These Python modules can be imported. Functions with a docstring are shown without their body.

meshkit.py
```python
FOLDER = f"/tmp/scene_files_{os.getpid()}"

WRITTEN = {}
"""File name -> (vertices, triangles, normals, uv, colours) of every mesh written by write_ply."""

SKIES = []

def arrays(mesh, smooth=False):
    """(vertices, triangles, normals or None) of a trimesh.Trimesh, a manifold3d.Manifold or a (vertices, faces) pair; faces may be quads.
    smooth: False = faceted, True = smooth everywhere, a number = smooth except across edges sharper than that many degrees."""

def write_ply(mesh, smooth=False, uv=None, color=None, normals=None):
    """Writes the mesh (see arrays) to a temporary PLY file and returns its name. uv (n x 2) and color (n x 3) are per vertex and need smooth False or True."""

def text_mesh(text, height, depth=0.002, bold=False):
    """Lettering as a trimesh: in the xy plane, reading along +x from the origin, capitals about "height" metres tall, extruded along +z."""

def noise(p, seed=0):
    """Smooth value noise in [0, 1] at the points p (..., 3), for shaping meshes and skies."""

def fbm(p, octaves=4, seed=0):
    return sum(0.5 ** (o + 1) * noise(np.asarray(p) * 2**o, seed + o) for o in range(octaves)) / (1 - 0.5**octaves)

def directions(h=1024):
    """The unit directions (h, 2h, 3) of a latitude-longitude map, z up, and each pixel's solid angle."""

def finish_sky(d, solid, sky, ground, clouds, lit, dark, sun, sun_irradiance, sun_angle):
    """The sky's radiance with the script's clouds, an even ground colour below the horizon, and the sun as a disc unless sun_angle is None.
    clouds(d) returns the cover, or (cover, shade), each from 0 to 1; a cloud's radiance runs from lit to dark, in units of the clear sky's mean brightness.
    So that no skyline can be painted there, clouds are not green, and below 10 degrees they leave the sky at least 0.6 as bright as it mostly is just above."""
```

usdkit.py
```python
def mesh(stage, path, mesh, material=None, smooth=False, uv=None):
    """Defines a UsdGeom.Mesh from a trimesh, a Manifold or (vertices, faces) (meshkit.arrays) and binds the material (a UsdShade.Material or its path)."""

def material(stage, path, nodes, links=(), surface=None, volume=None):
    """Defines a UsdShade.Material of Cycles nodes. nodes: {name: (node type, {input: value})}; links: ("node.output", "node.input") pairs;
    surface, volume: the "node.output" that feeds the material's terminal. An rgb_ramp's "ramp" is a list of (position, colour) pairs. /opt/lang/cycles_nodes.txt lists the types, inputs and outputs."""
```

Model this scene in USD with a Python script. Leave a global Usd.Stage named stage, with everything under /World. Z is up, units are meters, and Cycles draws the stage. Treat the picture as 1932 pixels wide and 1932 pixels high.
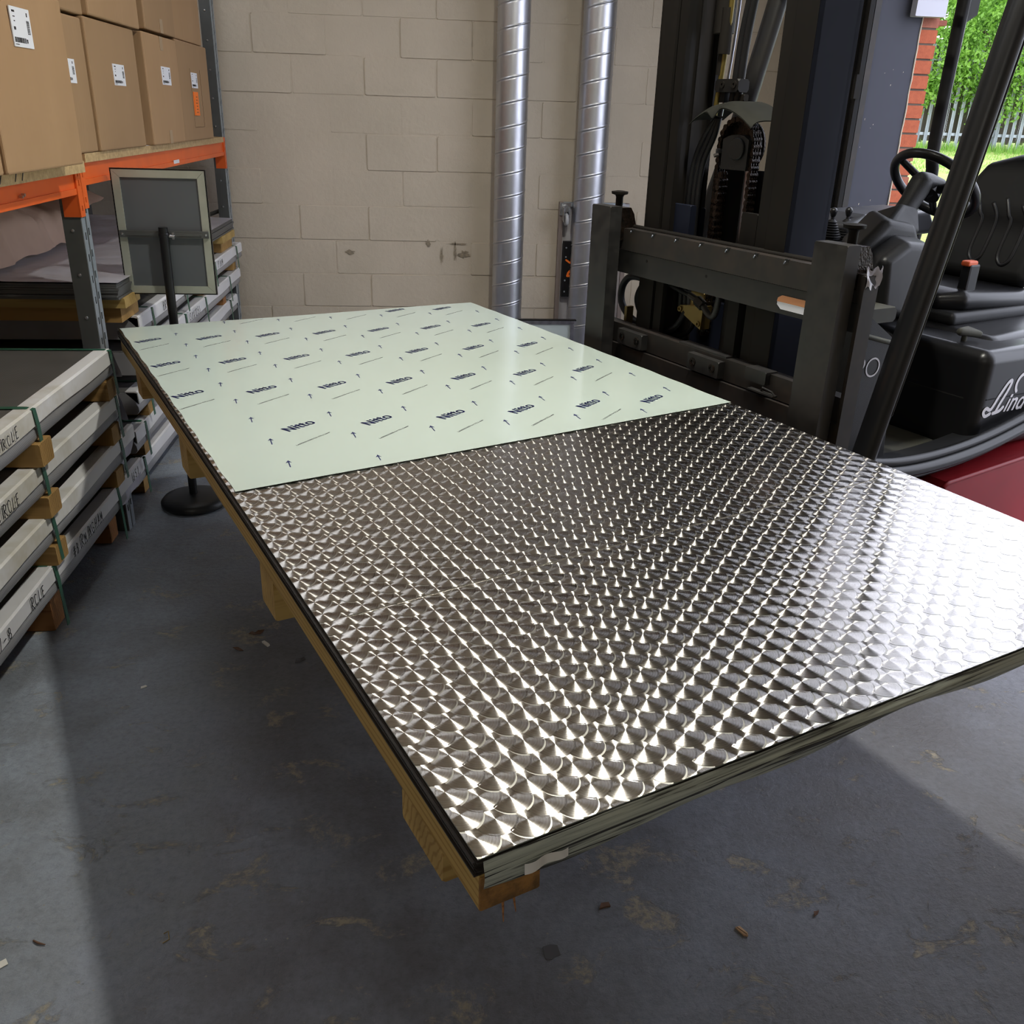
import math, random
import numpy as np, trimesh, manifold3d as m3
import shapely.geometry as sg, shapely.ops as so
from shapely import affinity
from pxr import Usd, UsdGeom, UsdLux, UsdShade, Gf, Sdf, Vt
import usdkit
from meshkit import text_mesh, fbm, noise

# ---------------------------------------------------------------- camera, sky, sun, exposure
stage = Usd.Stage.CreateInMemory()
UsdGeom.SetStageUpAxis(stage, 'Z')
UsdGeom.Xform.Define(stage, '/World')
EXPOSURE = 0.0
CAM_H = 1.6
CAM = np.array([[0.9952, 0.0112, -0.0971], [-0.0932, 0.4029, -0.9105], [0.0289, 0.9152, 0.4019]])
cam = UsdGeom.Camera.Define(stage, '/World/camera')
q = CAM / np.linalg.norm(CAM, axis=0)
cam.AddTransformOp().Set(Gf.Matrix4d(*[float(v) for r in ([*q[:, 0], 0], [*q[:, 1], 0], [*q[:, 2], 0], [0, 0, CAM_H, 1]) for v in r]))
cam.CreateHorizontalApertureAttr(36.0)
cam.CreateFocalLengthAttr(36.0 * 1701.0 / 1932.0)
cam.CreateFStopAttr(0.0)
cam.CreateClippingRangeAttr(Gf.Vec2f(0.05, 500))
cam.CreateExposureAttr(EXPOSURE)
sky = UsdLux.DomeLight.Define(stage, '/World/sky')
sky.CreateIntensityAttr(1.35)
sky.CreateColorAttr(Gf.Vec3f(0.82, 0.86, 1.0))
sun = UsdLux.DistantLight.Define(stage, '/World/sun')
sun.CreateIntensityAttr(1.3)
sun.CreateAngleAttr(1.5)
sun.CreateColorAttr(Gf.Vec3f(1.0, 0.95, 0.82))
sun.AddRotateXYZOp().Set(Gf.Vec3f(-42, -8, 0))       # high sun standing behind the garden, off the doorway
LAMP_MAIN, PANEL_GLOW, LAMP_SIDE = 700.0, 4.6, 26.0
# ---------------------------------------------------------------- helpers
PI = math.pi
TH = math.radians(23.686)                            # the truck and its load stand turned by this angle in the room
CT, ST = math.cos(TH), math.sin(TH)
used = {}


def lin(r, g, b):
    f = lambda v: (v / 255 / 12.92) if v / 255 <= 0.04045 else ((v / 255 + 0.055) / 1.055) ** 2.4
    return (f(r), f(g), f(b))


def numbered(parent, name):
    k = used.get((parent, name), -1) + 1
    used[(parent, name)] = k
    return f'{parent}/{name}' + (f'_{k:03d}' if k else '')


def s2w(x, y):
    return (CT * x - ST * y, ST * x + CT * y)


class Thing:
    """An Xform at the thing's base; its parts are given in room ('w') or truck ('s') coordinates."""

    def __init__(self, name, label=None, cat=None, base=(0, 0, 0), frame='w', group=None, kind=None):
        self.path = numbered('/World', name)
        self.base = np.array(base, float)
        x = UsdGeom.Xform.Define(stage, self.path)
        p = (*s2w(base[0], base[1]), base[2]) if frame == 's' else base
        x.AddTranslateOp().Set(Gf.Vec3d(*[float(v) for v in p]))
        if frame == 's':
            x.AddRotateZOp().Set(math.degrees(TH))
        tags(x.GetPrim(), label, cat, group, kind)

    def part(self, name, mesh, mat, smooth=False, label=None, kind=None, under=None, uv=None):
        path = numbered(under or self.path, name)
        if hasattr(mesh, 'to_mesh'):
            g = mesh.to_mesh()
            mesh = trimesh.Trimesh(g.vert_properties[:, :3], g.tri_verts, process=False)
        mesh = mesh.copy()
        mesh.vertices = np.array(mesh.vertices) - self.base
        p = usdkit.mesh(stage, path, mesh, mat, smooth=smooth, uv=uv).GetPrim()
        tags(p, label, None, None, kind)
        return path


def tags(p, label, cat, group, kind):
    for k, v in (('label', label), ('category', cat), ('group', group), ('kind', kind)):
        if v:
            p.SetCustomDataByKey(k, v)


def cat(ms):
    out = []
    for m in ms:
        if hasattr(m, 'to_mesh'):
            g = m.to_mesh()
            m = trimesh.Trimesh(g.vert_properties[:, :3], g.tri_verts, process=False)
        out.append(m)
    return trimesh.util.concatenate(out)


def hull(pts):
    return m3.Manifold.hull_points(np.array(pts, float))


def box(x0, x1, y0, y1, z0, z1, c=0.0):
    c = min(c, 0.45 * min(x1 - x0, y1 - y0, z1 - z0))
    if c <= 0:
        m = trimesh.creation.box((x1 - x0, y1 - y0, z1 - z0))
        m.apply_translation(((x0 + x1) / 2, (y0 + y1) / 2, (z0 + z1) / 2))
        return m
    P = []
    for a, sa in ((x0, 1), (x1, -1)):
        for b, sb in ((y0, 1), (y1, -1)):
            for d, sd in ((z0, 1), (z1, -1)):
                P += [(a + sa * c, b, d), (a, b + sb * c, d), (a, b, d + sd * c)]
                P += [(a + sa * c, b + sb * c, d), (a + sa * c, b, d + sd * c), (a, b + sb * c, d + sd * c)]
    return cat([hull(P)])


def rbox(x0, x1, y0, y1, z0, z1, r, n=12):
    """Rounded box."""
    r = min(r, 0.48 * min(x1 - x0, y1 - y0, z1 - z0))
    s = m3.Manifold.sphere(r, n)
    return m3.Manifold.batch_hull([s.translate((a, b, d)) for a in (x0 + r, x1 - r) for b in (y0 + r, y1 - r) for d in (z0 + r, z1 - r)])


def blob(spec, n=20):
    """Hull of spheres [(x, y, z, r), ...]."""
    return m3.Manifold.batch_hull([m3.Manifold.sphere(r, n).translate((x, y, z)) for x, y, z, r in spec])


def frame_of(d):
    d = np.array(d, float) / np.linalg.norm(d)
    u = np.cross(d, (0, 0, 1.0) if abs(d[2]) < 0.9 else (1.0, 0, 0))
    u /= np.linalg.norm(u)
    return u, np.cross(d, u), d


def tube(pts, r, n=10, flat=1.0):
    """Round tube along a polyline, capped; flat squeezes it across its second axis."""
    pts = np.array(pts, float)
    m = len(pts)
    tan = np.gradient(pts, axis=0)
    tan /= np.linalg.norm(tan, axis=1, keepdims=True)
    u, w, _ = frame_of(tan[0])
    rs = np.broadcast_to(r, (m,))
    V, F = [], []
    ang = np.arange(n) * 2 * PI / n
    for i in range(m):
        u = u - tan[i] * (u @ tan[i])
        u /= np.linalg.norm(u)
        w = np.cross(tan[i], u)
        V.append(pts[i] + rs[i] * (np.cos(ang)[:, None] * u + flat * np.sin(ang)[:, None] * w))
    V = np.vstack(V)
    for i in range(m - 1):
        for k in range(n):
            a, b = i * n + k, i * n + (k + 1) % n
            F += [(a, b, b + n), (a, b + n, a + n)]
    c0, c1 = len(V), len(V) + 1
    V = np.vstack([V, pts[0], pts[-1]])
    for k in range(n):
        F += [(c0, (k + 1) % n, k), (c1, (m - 1) * n + k, (m - 1) * n + (k + 1) % n)]
    return trimesh.Trimesh(V, F, process=False)


def cyl(p0, p1, r, n=20):
    return tube([p0, p1], r, n)


def spline(P, k=10):
    """Catmull-Rom through P."""
    P = np.array(P, float)
    Q = np.vstack([2 * P[0] - P[1], P, 2 * P[-1] - P[-2]])
    out = []
    for i in range(1, len(Q) - 2):
        for t in np.arange(k) / k:
            a, b, c, d = Q[i - 1], Q[i], Q[i + 1], Q[i + 2]
            out.append(0.5 * (2 * b + (c - a) * t + (2 * a - 5 * b + 4 * c - d) * t * t + (3 * b - a - 3 * c + d) * t ** 3))
    out.append(P[-1])
    return np.array(out)


def lathe(prof, n=40, at=(0, 0, 0)):
    """Closed solid of revolution about z; prof runs from the axis, out and back to it."""
    m = trimesh.creation.revolve(np.array(prof, float), sections=n)
    m.apply_translation(at)
    return m


def poly(points, h, holes=()):
    return trimesh.creation.extrude_polygon(sg.Polygon(points, holes), h, engine='earcut')


def axes(mesh, X, Y, Z, at):
    """Puts a mesh made in local axes at "at" with its x, y, z along X, Y, Z."""
    T = np.eye(4)
    T[:3, 0], T[:3, 1], T[:3, 2], T[:3, 3] = X, Y, Z, at
    m = mesh.copy()
    m.apply_transform(T)
    return m


def xz_prism(points, y0, y1):
    """Polygon in (x, z), extruded from y0 to y1."""
    return axes(poly(points, y1 - y0), (1, 0, 0), (0, 0, 1), (0, 1, 0), (0, y0, 0))


def yz_prism(points, x0, x1, holes=()):
    """Polygon in (y, z), extruded from x0 to x1."""
    return axes(poly(points, x1 - x0, holes), (0, 1, 0), (0, 0, 1), (1, 0, 0), (x0, 0, 0))


def grid(fn, nu, nv):
    """Open sheet from fn(u, v) -> (x, y, z), u and v in 0..1."""
    U, W = np.meshgrid(np.linspace(0, 1, nu), np.linspace(0, 1, nv), indexing='ij')
    V = fn(U, W).reshape(-1, 3)
    i = np.arange(nu * nv).reshape(nu, nv)
    a, b, c, d = i[:-1, :-1].ravel(), i[1:, :-1].ravel(), i[1:, 1:].ravel(), i[:-1, 1:].ravel()
    return trimesh.Trimesh(V, np.vstack([np.stack([a, b, c], 1), np.stack([a, c, d], 1)]), process=False)


def wavy(mesh, amp, freq, seed=0):
    m = mesh.copy()
    v = np.array(m.vertices)
    for k in range(3):
        v[:, k] += amp * (fbm(m.vertices * freq, 3, seed + 7 * k) - 0.5) * 2
    m.vertices = v
    return m


# marker-pen writing: strokes on a 0..1 square
_arc = lambda cx, cy, rx, ry, a0, a1, n=10: [(cx + rx * math.cos(math.radians(a)), cy + ry * math.sin(math.radians(a))) for a in np.linspace(a0, a1, n)]
STROKES = {
    'C': [_arc(.42, .5, .36, .5, 50, 310)], 'I': [[(.4, 1), (.3, 0)]], 'R': [[(.1, 0), (.2, 1)], [(.1, .95)] + _arc(.3, .74, .35, .24, 80, -90) + [(.15, .5), (.65, 0)]],
    'L': [[(.25, 1), (.12, .02), (.6, .06)]], 'E': [[(.62, .98), (.18, .95), (.12, .02), (.6, .05)], [(.15, .52), (.52, .55)]], '#': [[(.3, 0), (.4, 1)], [(.6, 0), (.7, 1)], [(.1, .35), (.85, .38)], [(.15, .68), (.9, .7)]],
    'B': [[(.12, 0), (.2, 1)] + _arc(.25, .76, .3, .22, 80, -80) + _arc(.25, .27, .38, .27, 85, -95)], 'M': [[(.05, 0), (.2, 1), (.42, .35), (.7, 1), (.78, 0)]], 'N': [[(.1, 0), (.2, 1), (.6, 0), (.7, 1)]],
    'G': [_arc(.42, .5, .36, .5, 50, 330) + [(.74, .45), (.45, .45)]], 'H': [[(.15, 0), (.2, 1)], [(.65, 0), (.7, 1)], [(.17, .5), (.68, .52)]], 'A': [[(.05, 0), (.4, 1), (.7, 0)], [(.18, .38), (.6, .4)]],
    'O': [_arc(.42, .5, .36, .48, 90, 450, 14)], 'P': [[(.15, 0), (.22, 1)] + _arc(.3, .74, .34, .26, 90, -95)], 'Z': [[(.1, 1), (.65, .98), (.08, .03), (.68, .05)]], 'T': [[(.4, 1), (.36, 0)], [(.05, .97), (.75, 1)]],
    'X': [[(.1, 0), (.65, 1)], [(.1, 1), (.65, 0)]], '0': [_arc(.38, .5, .3, .5, 90, 450, 14)], '1': [[(.2, .8), (.4, 1), (.38, 0)]], '2': [_arc(.35, .7, .3, .3, 160, -40) + [(.05, 0), (.65, .03)]], '3': [_arc(.32, .76, .27, .24, 150, -80) + _arc(.3, .26, .33, .27, 80, -150)],
    '5': [[(.6, 1), (.2, .97), (.15, .55)] + _arc(.32, .3, .3, .3, 110, -150)], '6': [[(.55, 1)] + _arc(.38, .28, .3, .28, 170, 530, 14)], '7': [[(.08, .95), (.65, 1), (.25, 0)]], '8': [_arc(.38, .76, .24, .24, 270, -90, 12) + _arc(.38, .26, .3, .26, 90, 450, 14)],
    '(': [_arc(.6, .5, .35, .62, 120, 240)], ')': [_arc(.05, .5, .35, .62, 60, -60)], '.': [[(.2, .0), (.28, .05)]], '-': [[(.1, .45), (.6, .48)]], ' ': [], '+': [[(.1, .45), (.7, .5)], [(.4, .1), (.42, .85)]],
}


def scrawl(text, h, w=None, pen=None, seed=1, depth=0.0008):
    """Handwriting as a thin mesh in the xy plane, reading along +x, capitals h tall."""
    rng = random.Random(seed)
    w, pen = w or h * 0.75, pen or h * 0.075
    out, x = [], 0.0
    for ch in text:
        sl, dy, sc = rng.uniform(-.06, .1), rng.uniform(-.06, .06), rng.uniform(.85, 1.08)
        for st in STROKES.get(ch, []):
            pts = [((px * sc * .8 + sl * py) * w + x, (py * sc + dy) * h) for px, py in st]
            g = sg.LineString(pts).buffer(pen / 2, quad_segs=2)
            for gg in getattr(g, 'geoms', [g]):
                out.append(trimesh.creation.extrude_polygon(gg, depth, engine='earcut'))
        x += w * (0.5 if ch in ' 1I.()' else 0.92)
    return trimesh.util.concatenate(out)


# ---------------------------------------------------------------- materials
UsdGeom.Scope.Define(stage, '/World/Looks')


def pm(name, col, rough=0.6, metal=0.0, col2=None, ns=6.0, lo=0.35, hi=0.65, bump=0.0, bs=60.0, stretch=(1, 1, 1), detail=5.0, rvar=0.0, **extra):
    """Principled material: two colours mixed by noise, optional bump and roughness variation, in object space."""
    nodes = {'tc': ('texture_coordinate', {}), 'mp': ('mapping', {'scale': stretch}), 'p': ('principled_bsdf', {'base_color': col, 'roughness': rough, 'metallic': metal, **extra})}
    links = [('tc.object', 'mp.vector')]
    if col2 is not None or rvar:
        nodes['n'] = ('noise_texture', {'scale': ns, 'detail': detail, 'roughness': 0.6})
        links.append(('mp.vector', 'n.vector'))
    if col2 is not None:
        nodes['r'] = ('rgb_ramp', {'ramp': [(0, col), (lo, col), (hi, col2), (1, col2)]})
        links += [('n.fac', 'r.fac'), ('r.color', 'p.base_color')]
    if rvar:
        nodes['rr'] = ('map_range', {'from_min': 0.3, 'from_max': 0.7, 'to_min': max(0.02, rough - rvar), 'to_max': rough + rvar, 'clamp': True})
        links += [('n.fac', 'rr.value'), ('rr.result', 'p.roughness')]
    if bump:
        nodes['bn'] = ('noise_texture', {'scale': bs, 'detail': 4.0})
        nodes['b'] = ('bump', {'strength': 1.0, 'distance': bump})
        links += [('mp.vector', 'bn.vector'), ('bn.fac', 'b.height'), ('b.normal', 'p.normal')]
    return usdkit.material(stage, f'/World/Looks/{name}', nodes, links, surface='p.BSDF')


M = {}
M['wall'] = pm('painted_blockwork', (.55, .475, .38), .62, col2=(.50, .435, .345), ns=2.2, bump=.0022, bs=38)
M['wall_stain'] = pm('wall_stain', (.33, .27, .19), .8, col2=(.18, .15, .11), ns=30)
M['plain_wall'] = pm('painted_plaster', (.52, .46, .38), .8, col2=(.47, .41, .34), ns=1.5)
M['ceiling'] = pm('ceiling_paint', (.66, .55, .47), .9, col2=(.60, .50, .43), ns=1.2)
M['dark_wall'] = pm('dark_painted_steel', (.042, .044, .061), .55, col2=(.050, .051, .070), ns=5, rvar=.08, specular_ior_level=.3)
M['black_steel'] = pm('black_steel', (.008, .008, .009), .5, col2=(.014, .0125, .011), ns=9, rvar=.1, specular_ior_level=.15)
M['worn_steel'] = pm('worn_fork_steel', (.030, .029, .029), .48, metal=.35, col2=(.05, .046, .043), ns=22, lo=.4, hi=.75, rvar=.14, detail=9)
M['rust_steel'] = pm('rusty_dark_steel', (.015, .0125, .011), .55, col2=(.042, .028, .021), ns=10, lo=.45, hi=.8, detail=9)
M['navy_steel'] = pm('navy_mast_paint', (.010, .0125, .024), .6, col2=(.013, .016, .029), ns=4, specular_ior_level=.12)
M['mast_steel'] = pm('mast_steel', (.0095, .0088, .0082), .6, col2=(.015, .0125, .010), ns=7, stretch=(1, 1, .15), rvar=.1, specular_ior_level=.12)
M['grease'] = pm('greased_steel', (.010, .009, .008), .22, metal=.5, col2=(.03, .018, .012), ns=35, rvar=.12, bump=.002, bs=160)
M['rubber'] = pm('black_rubber', (.007, .007, .008), .5, specular_ior_level=.3)
M['plastic'] = pm('charcoal_plastic', (.0125, .013, .0135), .5, col2=(.017, .017, .0175), ns=12, bump=.0004, bs=400, specular_ior_level=.35)
M['gloss_black'] = pm('satin_black_plastic', (.010, .010, .011), .33, specular_ior_level=.4)
M['dusty_black'] = pm('dusty_black_plastic', (.013, .0135, .015), .42, col2=(.032, .031, .025), ns=5, lo=.5, hi=.85, specular_ior_level=.35)
M['seat_vinyl'] = pm('black_seat_vinyl', (.008, .008, .008), .55, specular_ior_level=.3)
M['console'] = pm('grey_console', (.05, .052, .060), .34)
M['grey_dust'] = pm('dusty_floor_mat', (.075, .075, .056), .8, col2=(.045, .045, .042), ns=6)
M['red'] = pm('red_truck_paint', (.27, .012, .018), .42, col2=(.22, .010, .015), ns=4, specular_ior_level=.3)
M['logo'] = pm('white_transfer', (.62, .60, .62), .5)
M['chrome'] = pm('chromed_rod', (.28, .30, .36), .28, metal=1.0)
M['zinc'] = pm('galvanised_steel', (.58, .59, .62), .33, metal=1.0, col2=(.48, .49, .53), ns=18, rvar=.07)
M['duct'] = pm('spiral_duct_steel', (.62, .63, .67), .40, metal=1.0, col2=(.52, .53, .57), ns=7, stretch=(1, 1, .6), rvar=.06)
M['alu'] = pm('aluminium_frame', (.46, .48, .42), .42, metal=.3, col2=(.40, .42, .36), ns=9)
M['sign_back'] = pm('dark_grey_backing', (.095, .106, .120), .6, col2=(.105, .115, .128), ns=3)
M['orange'] = pm('orange_rack_paint', (.80, .130, .018), .42, col2=(.70, .11, .018), ns=4)
M['rack_grey'] = pm('rack_upright_steel', (.36, .40, .45), .45, metal=.4, col2=(.30, .34, .38), ns=8)
M['rack_dark'] = pm('rack_side_steel', (.12, .125, .125), .5, metal=.35, col2=(.09, .095, .095), ns=5)
M['hole'] = pm('dark_hole', (.006, .006, .006), .9)
M['chip'] = pm('chipboard', (.55, .385, .20), .8, col2=(.40, .27, .13), ns=60, bump=.001, bs=150)
M['carton'] = pm('brown_card', (.400, .245, .128), .75, col2=(.365, .220, .112), ns=3.5, bump=.0006, bs=70, stretch=(1, 1, .25))
M['carton_dark'] = pm('brown_card_darker', (.350, .215, .112), .75, col2=(.32, .195, .10), ns=3.5, bump=.0006, bs=70, stretch=(1, 1, .25))
M['tape'] = pm('parcel_tape', (.36, .24, .14), .3)
M['card_edge'] = pm('card_seam', (.17, .10, .05), .9)
M['label'] = pm('white_label', (.78, .79, .86), .5)
M['orange_label'] = pm('orange_label', (.95, .19, .015), .5)
M['ink'] = pm('black_ink', (.015, .015, .018), .5)
M['blue_ink'] = pm('navy_print', (.018, .026, .13), .35)
M['grey_ink'] = pm('grey_print', (.20, .22, .22), .4)
M['kraft'] = pm('kraft_paper', (.50, .355, .275), .8, col2=(.45, .315, .24), ns=5)
M['poly'] = pm('grey_film_wrap', (.56, .55, .62), .26, col2=(.47, .46, .53), ns=4, bump=.004, bs=14)
M['board'] = pm('white_edge_board', (.74, .74, .77), .5, col2=(.68, .68, .69), ns=5)
M['board_old'] = pm('dusty_edge_board', (.60, .57, .49), .6, col2=(.78, .78, .79), ns=3, lo=.36, hi=.54)
M['strap'] = pm('green_strap', (.035, .125, .082), .35)
M['dark_sheet'] = pm('dark_sheet_edges', (.085, .085, .085), .5, metal=.3, col2=(.14, .14, .14), ns=3, stretch=(.5, .5, 90))
M['mint'] = pm('pale_steel_panel', (.62, .70, .68), .22, metal=.3)
M['brass'] = pm('dull_brass', (.22, .15, .05), .4, metal=.8)
M['pipe_yellow'] = pm('yellow_passivated_pipe', (.16, .12, .03), .4, metal=.6)
M['bark'] = pm('bark', (.10, .075, .05), .9, col2=(.06, .045, .03), ns=20)
M['fence'] = pm('galvanised_fence', (.42, .45, .49), .55, metal=.2, col2=(.36, .39, .42), ns=5)
M['planks'] = pm('weathered_boards', (.17, .14, .11), .9, col2=(.11, .095, .08), ns=7, stretch=(6, 1, .3))
M['paper_scrap'] = pm('white_scrap', (.72, .70, .64), .7)
M['wood_chip'] = pm('fresh_wood_chip', (.62, .40, .24), .8, col2=(.45, .28, .16), ns=40)
M['leaf_dry'] = pm('dry_leaf', (.16, .085, .055), .8, col2=(.10, .055, .035), ns=40)
M['grey_scrap'] = pm('grey_scrap', (.10, .10, .11), .6)
for k_, s_, c_ in (('lamp_main', LAMP_MAIN, (1.0, .975, .87)), ('added_glow', PANEL_GLOW, (.93, .96, 1.0)), ('lamp_side', LAMP_SIDE, (1.0, .975, .87))):
    M[k_] = usdkit.material(stage, f'/World/Looks/{k_}', {'e': ('emission', {'color': c_, 'strength': s_})}, surface='e.emission')


def wood(name, a, b, axis, scale=26.0, rough=.7):
    """Sawn timber with grain running along the axis."""
    st = {'x': (.06, 1, 1), 'y': (1, .06, 1)}[axis]
    return usdkit.material(stage, f'/World/Looks/{name}', {
        'tc': ('texture_coordinate', {}), 'mp': ('mapping', {'scale': st}),
        'w': ('wave_texture', {'wave_type': 'rings', 'rings_direction': axis, 'scale': scale, 'distortion': 5.0, 'detail': 3.0, 'detail_scale': 1.4}),
        'n': ('noise_texture', {'scale': 9.0, 'detail': 5.0}), 'r': ('rgb_ramp', {'ramp': [(0, a), (.55, a), (1, b)]}),
        'rn': ('rgb_ramp', {'ramp': [(.3, (1, 1, 1)), (.75, (.62, .60, .56))]}), 'm': ('mix', {'mix_type': 'multiply', 'fac': 1.0}),
        'p': ('principled_bsdf', {'roughness': rough})},
        [('tc.object', 'mp.vector'), ('mp.vector', 'w.vector'), ('mp.vector', 'n.vector'), ('w.fac', 'r.fac'), ('n.fac', 'rn.fac'), ('r.color', 'm.color1'), ('rn.color', 'm.color2'), ('m.color', 'p.base_color')], surface='p.BSDF')


M['pine_y'] = wood('pine_lengthwise', (.56, .385, .125), (.40, .245, .065), 'y')
M['pine_x'] = wood('pine_crosswise', (.58, .40, .14), (.42, .26, .075), 'x')
M['pine_red'] = wood('reddish_timber', (.40, .175, .055), (.25, .10, .03), 'x')
M['pine_old'] = wood('old_timber', (.50, .30, .10), (.34, .19, .055), 'x')
M['end_grain'] = pm('rough_end_grain', (.36, .18, .05), .9, col2=(.14, .075, .025), ns=26, lo=.4, hi=.65, bump=.002, bs=180)


def ribbed(name, a, b, direction, scale):
    """Perforated or finely ribbed sheet metal: bands along one axis."""
    return usdkit.material(stage, f'/World/Looks/{name}', {
        'tc': ('texture_coordinate', {}), 'w': ('wave_texture', {'bands_direction': direction, 'scale': scale, 'distortion': .4, 'detail': 1.0}),
        'n': ('noise_texture', {'scale': 3.0, 'detail': 4.0}), 'r': ('rgb_ramp', {'ramp': [(0, a), (1, b)]}), 'rn': ('rgb_ramp', {'ramp': [(.3, (1, 1, 1)), (.7, (.72, .72, .72))]}),
        'm': ('mix', {'mix_type': 'multiply', 'fac': 1.0}), 'p': ('principled_bsdf', {'roughness': .45, 'metallic': .35})},
        [('tc.object', 'w.vector'), ('tc.object', 'n.vector'), ('w.fac', 'r.fac'), ('n.fac', 'rn.fac'), ('r.color', 'm.color1'), ('rn.color', 'm.color2'), ('m.color', 'p.base_color')], surface='p.BSDF')


M['perf_side'] = ribbed('perforated_sheet_edges', (.55, .55, .57), (.22, .22, .23), 'y', 78.0)
M['perf_fine'] = ribbed('fine_perforated_edges', (.52, .52, .55), (.36, .36, .38), 'y', 150.0)
M['perf_top'] = ribbed('perforated_sheet_face', (.225, .215, .205), (.155, .15, .145), 'diagonal', 120.0)


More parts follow.
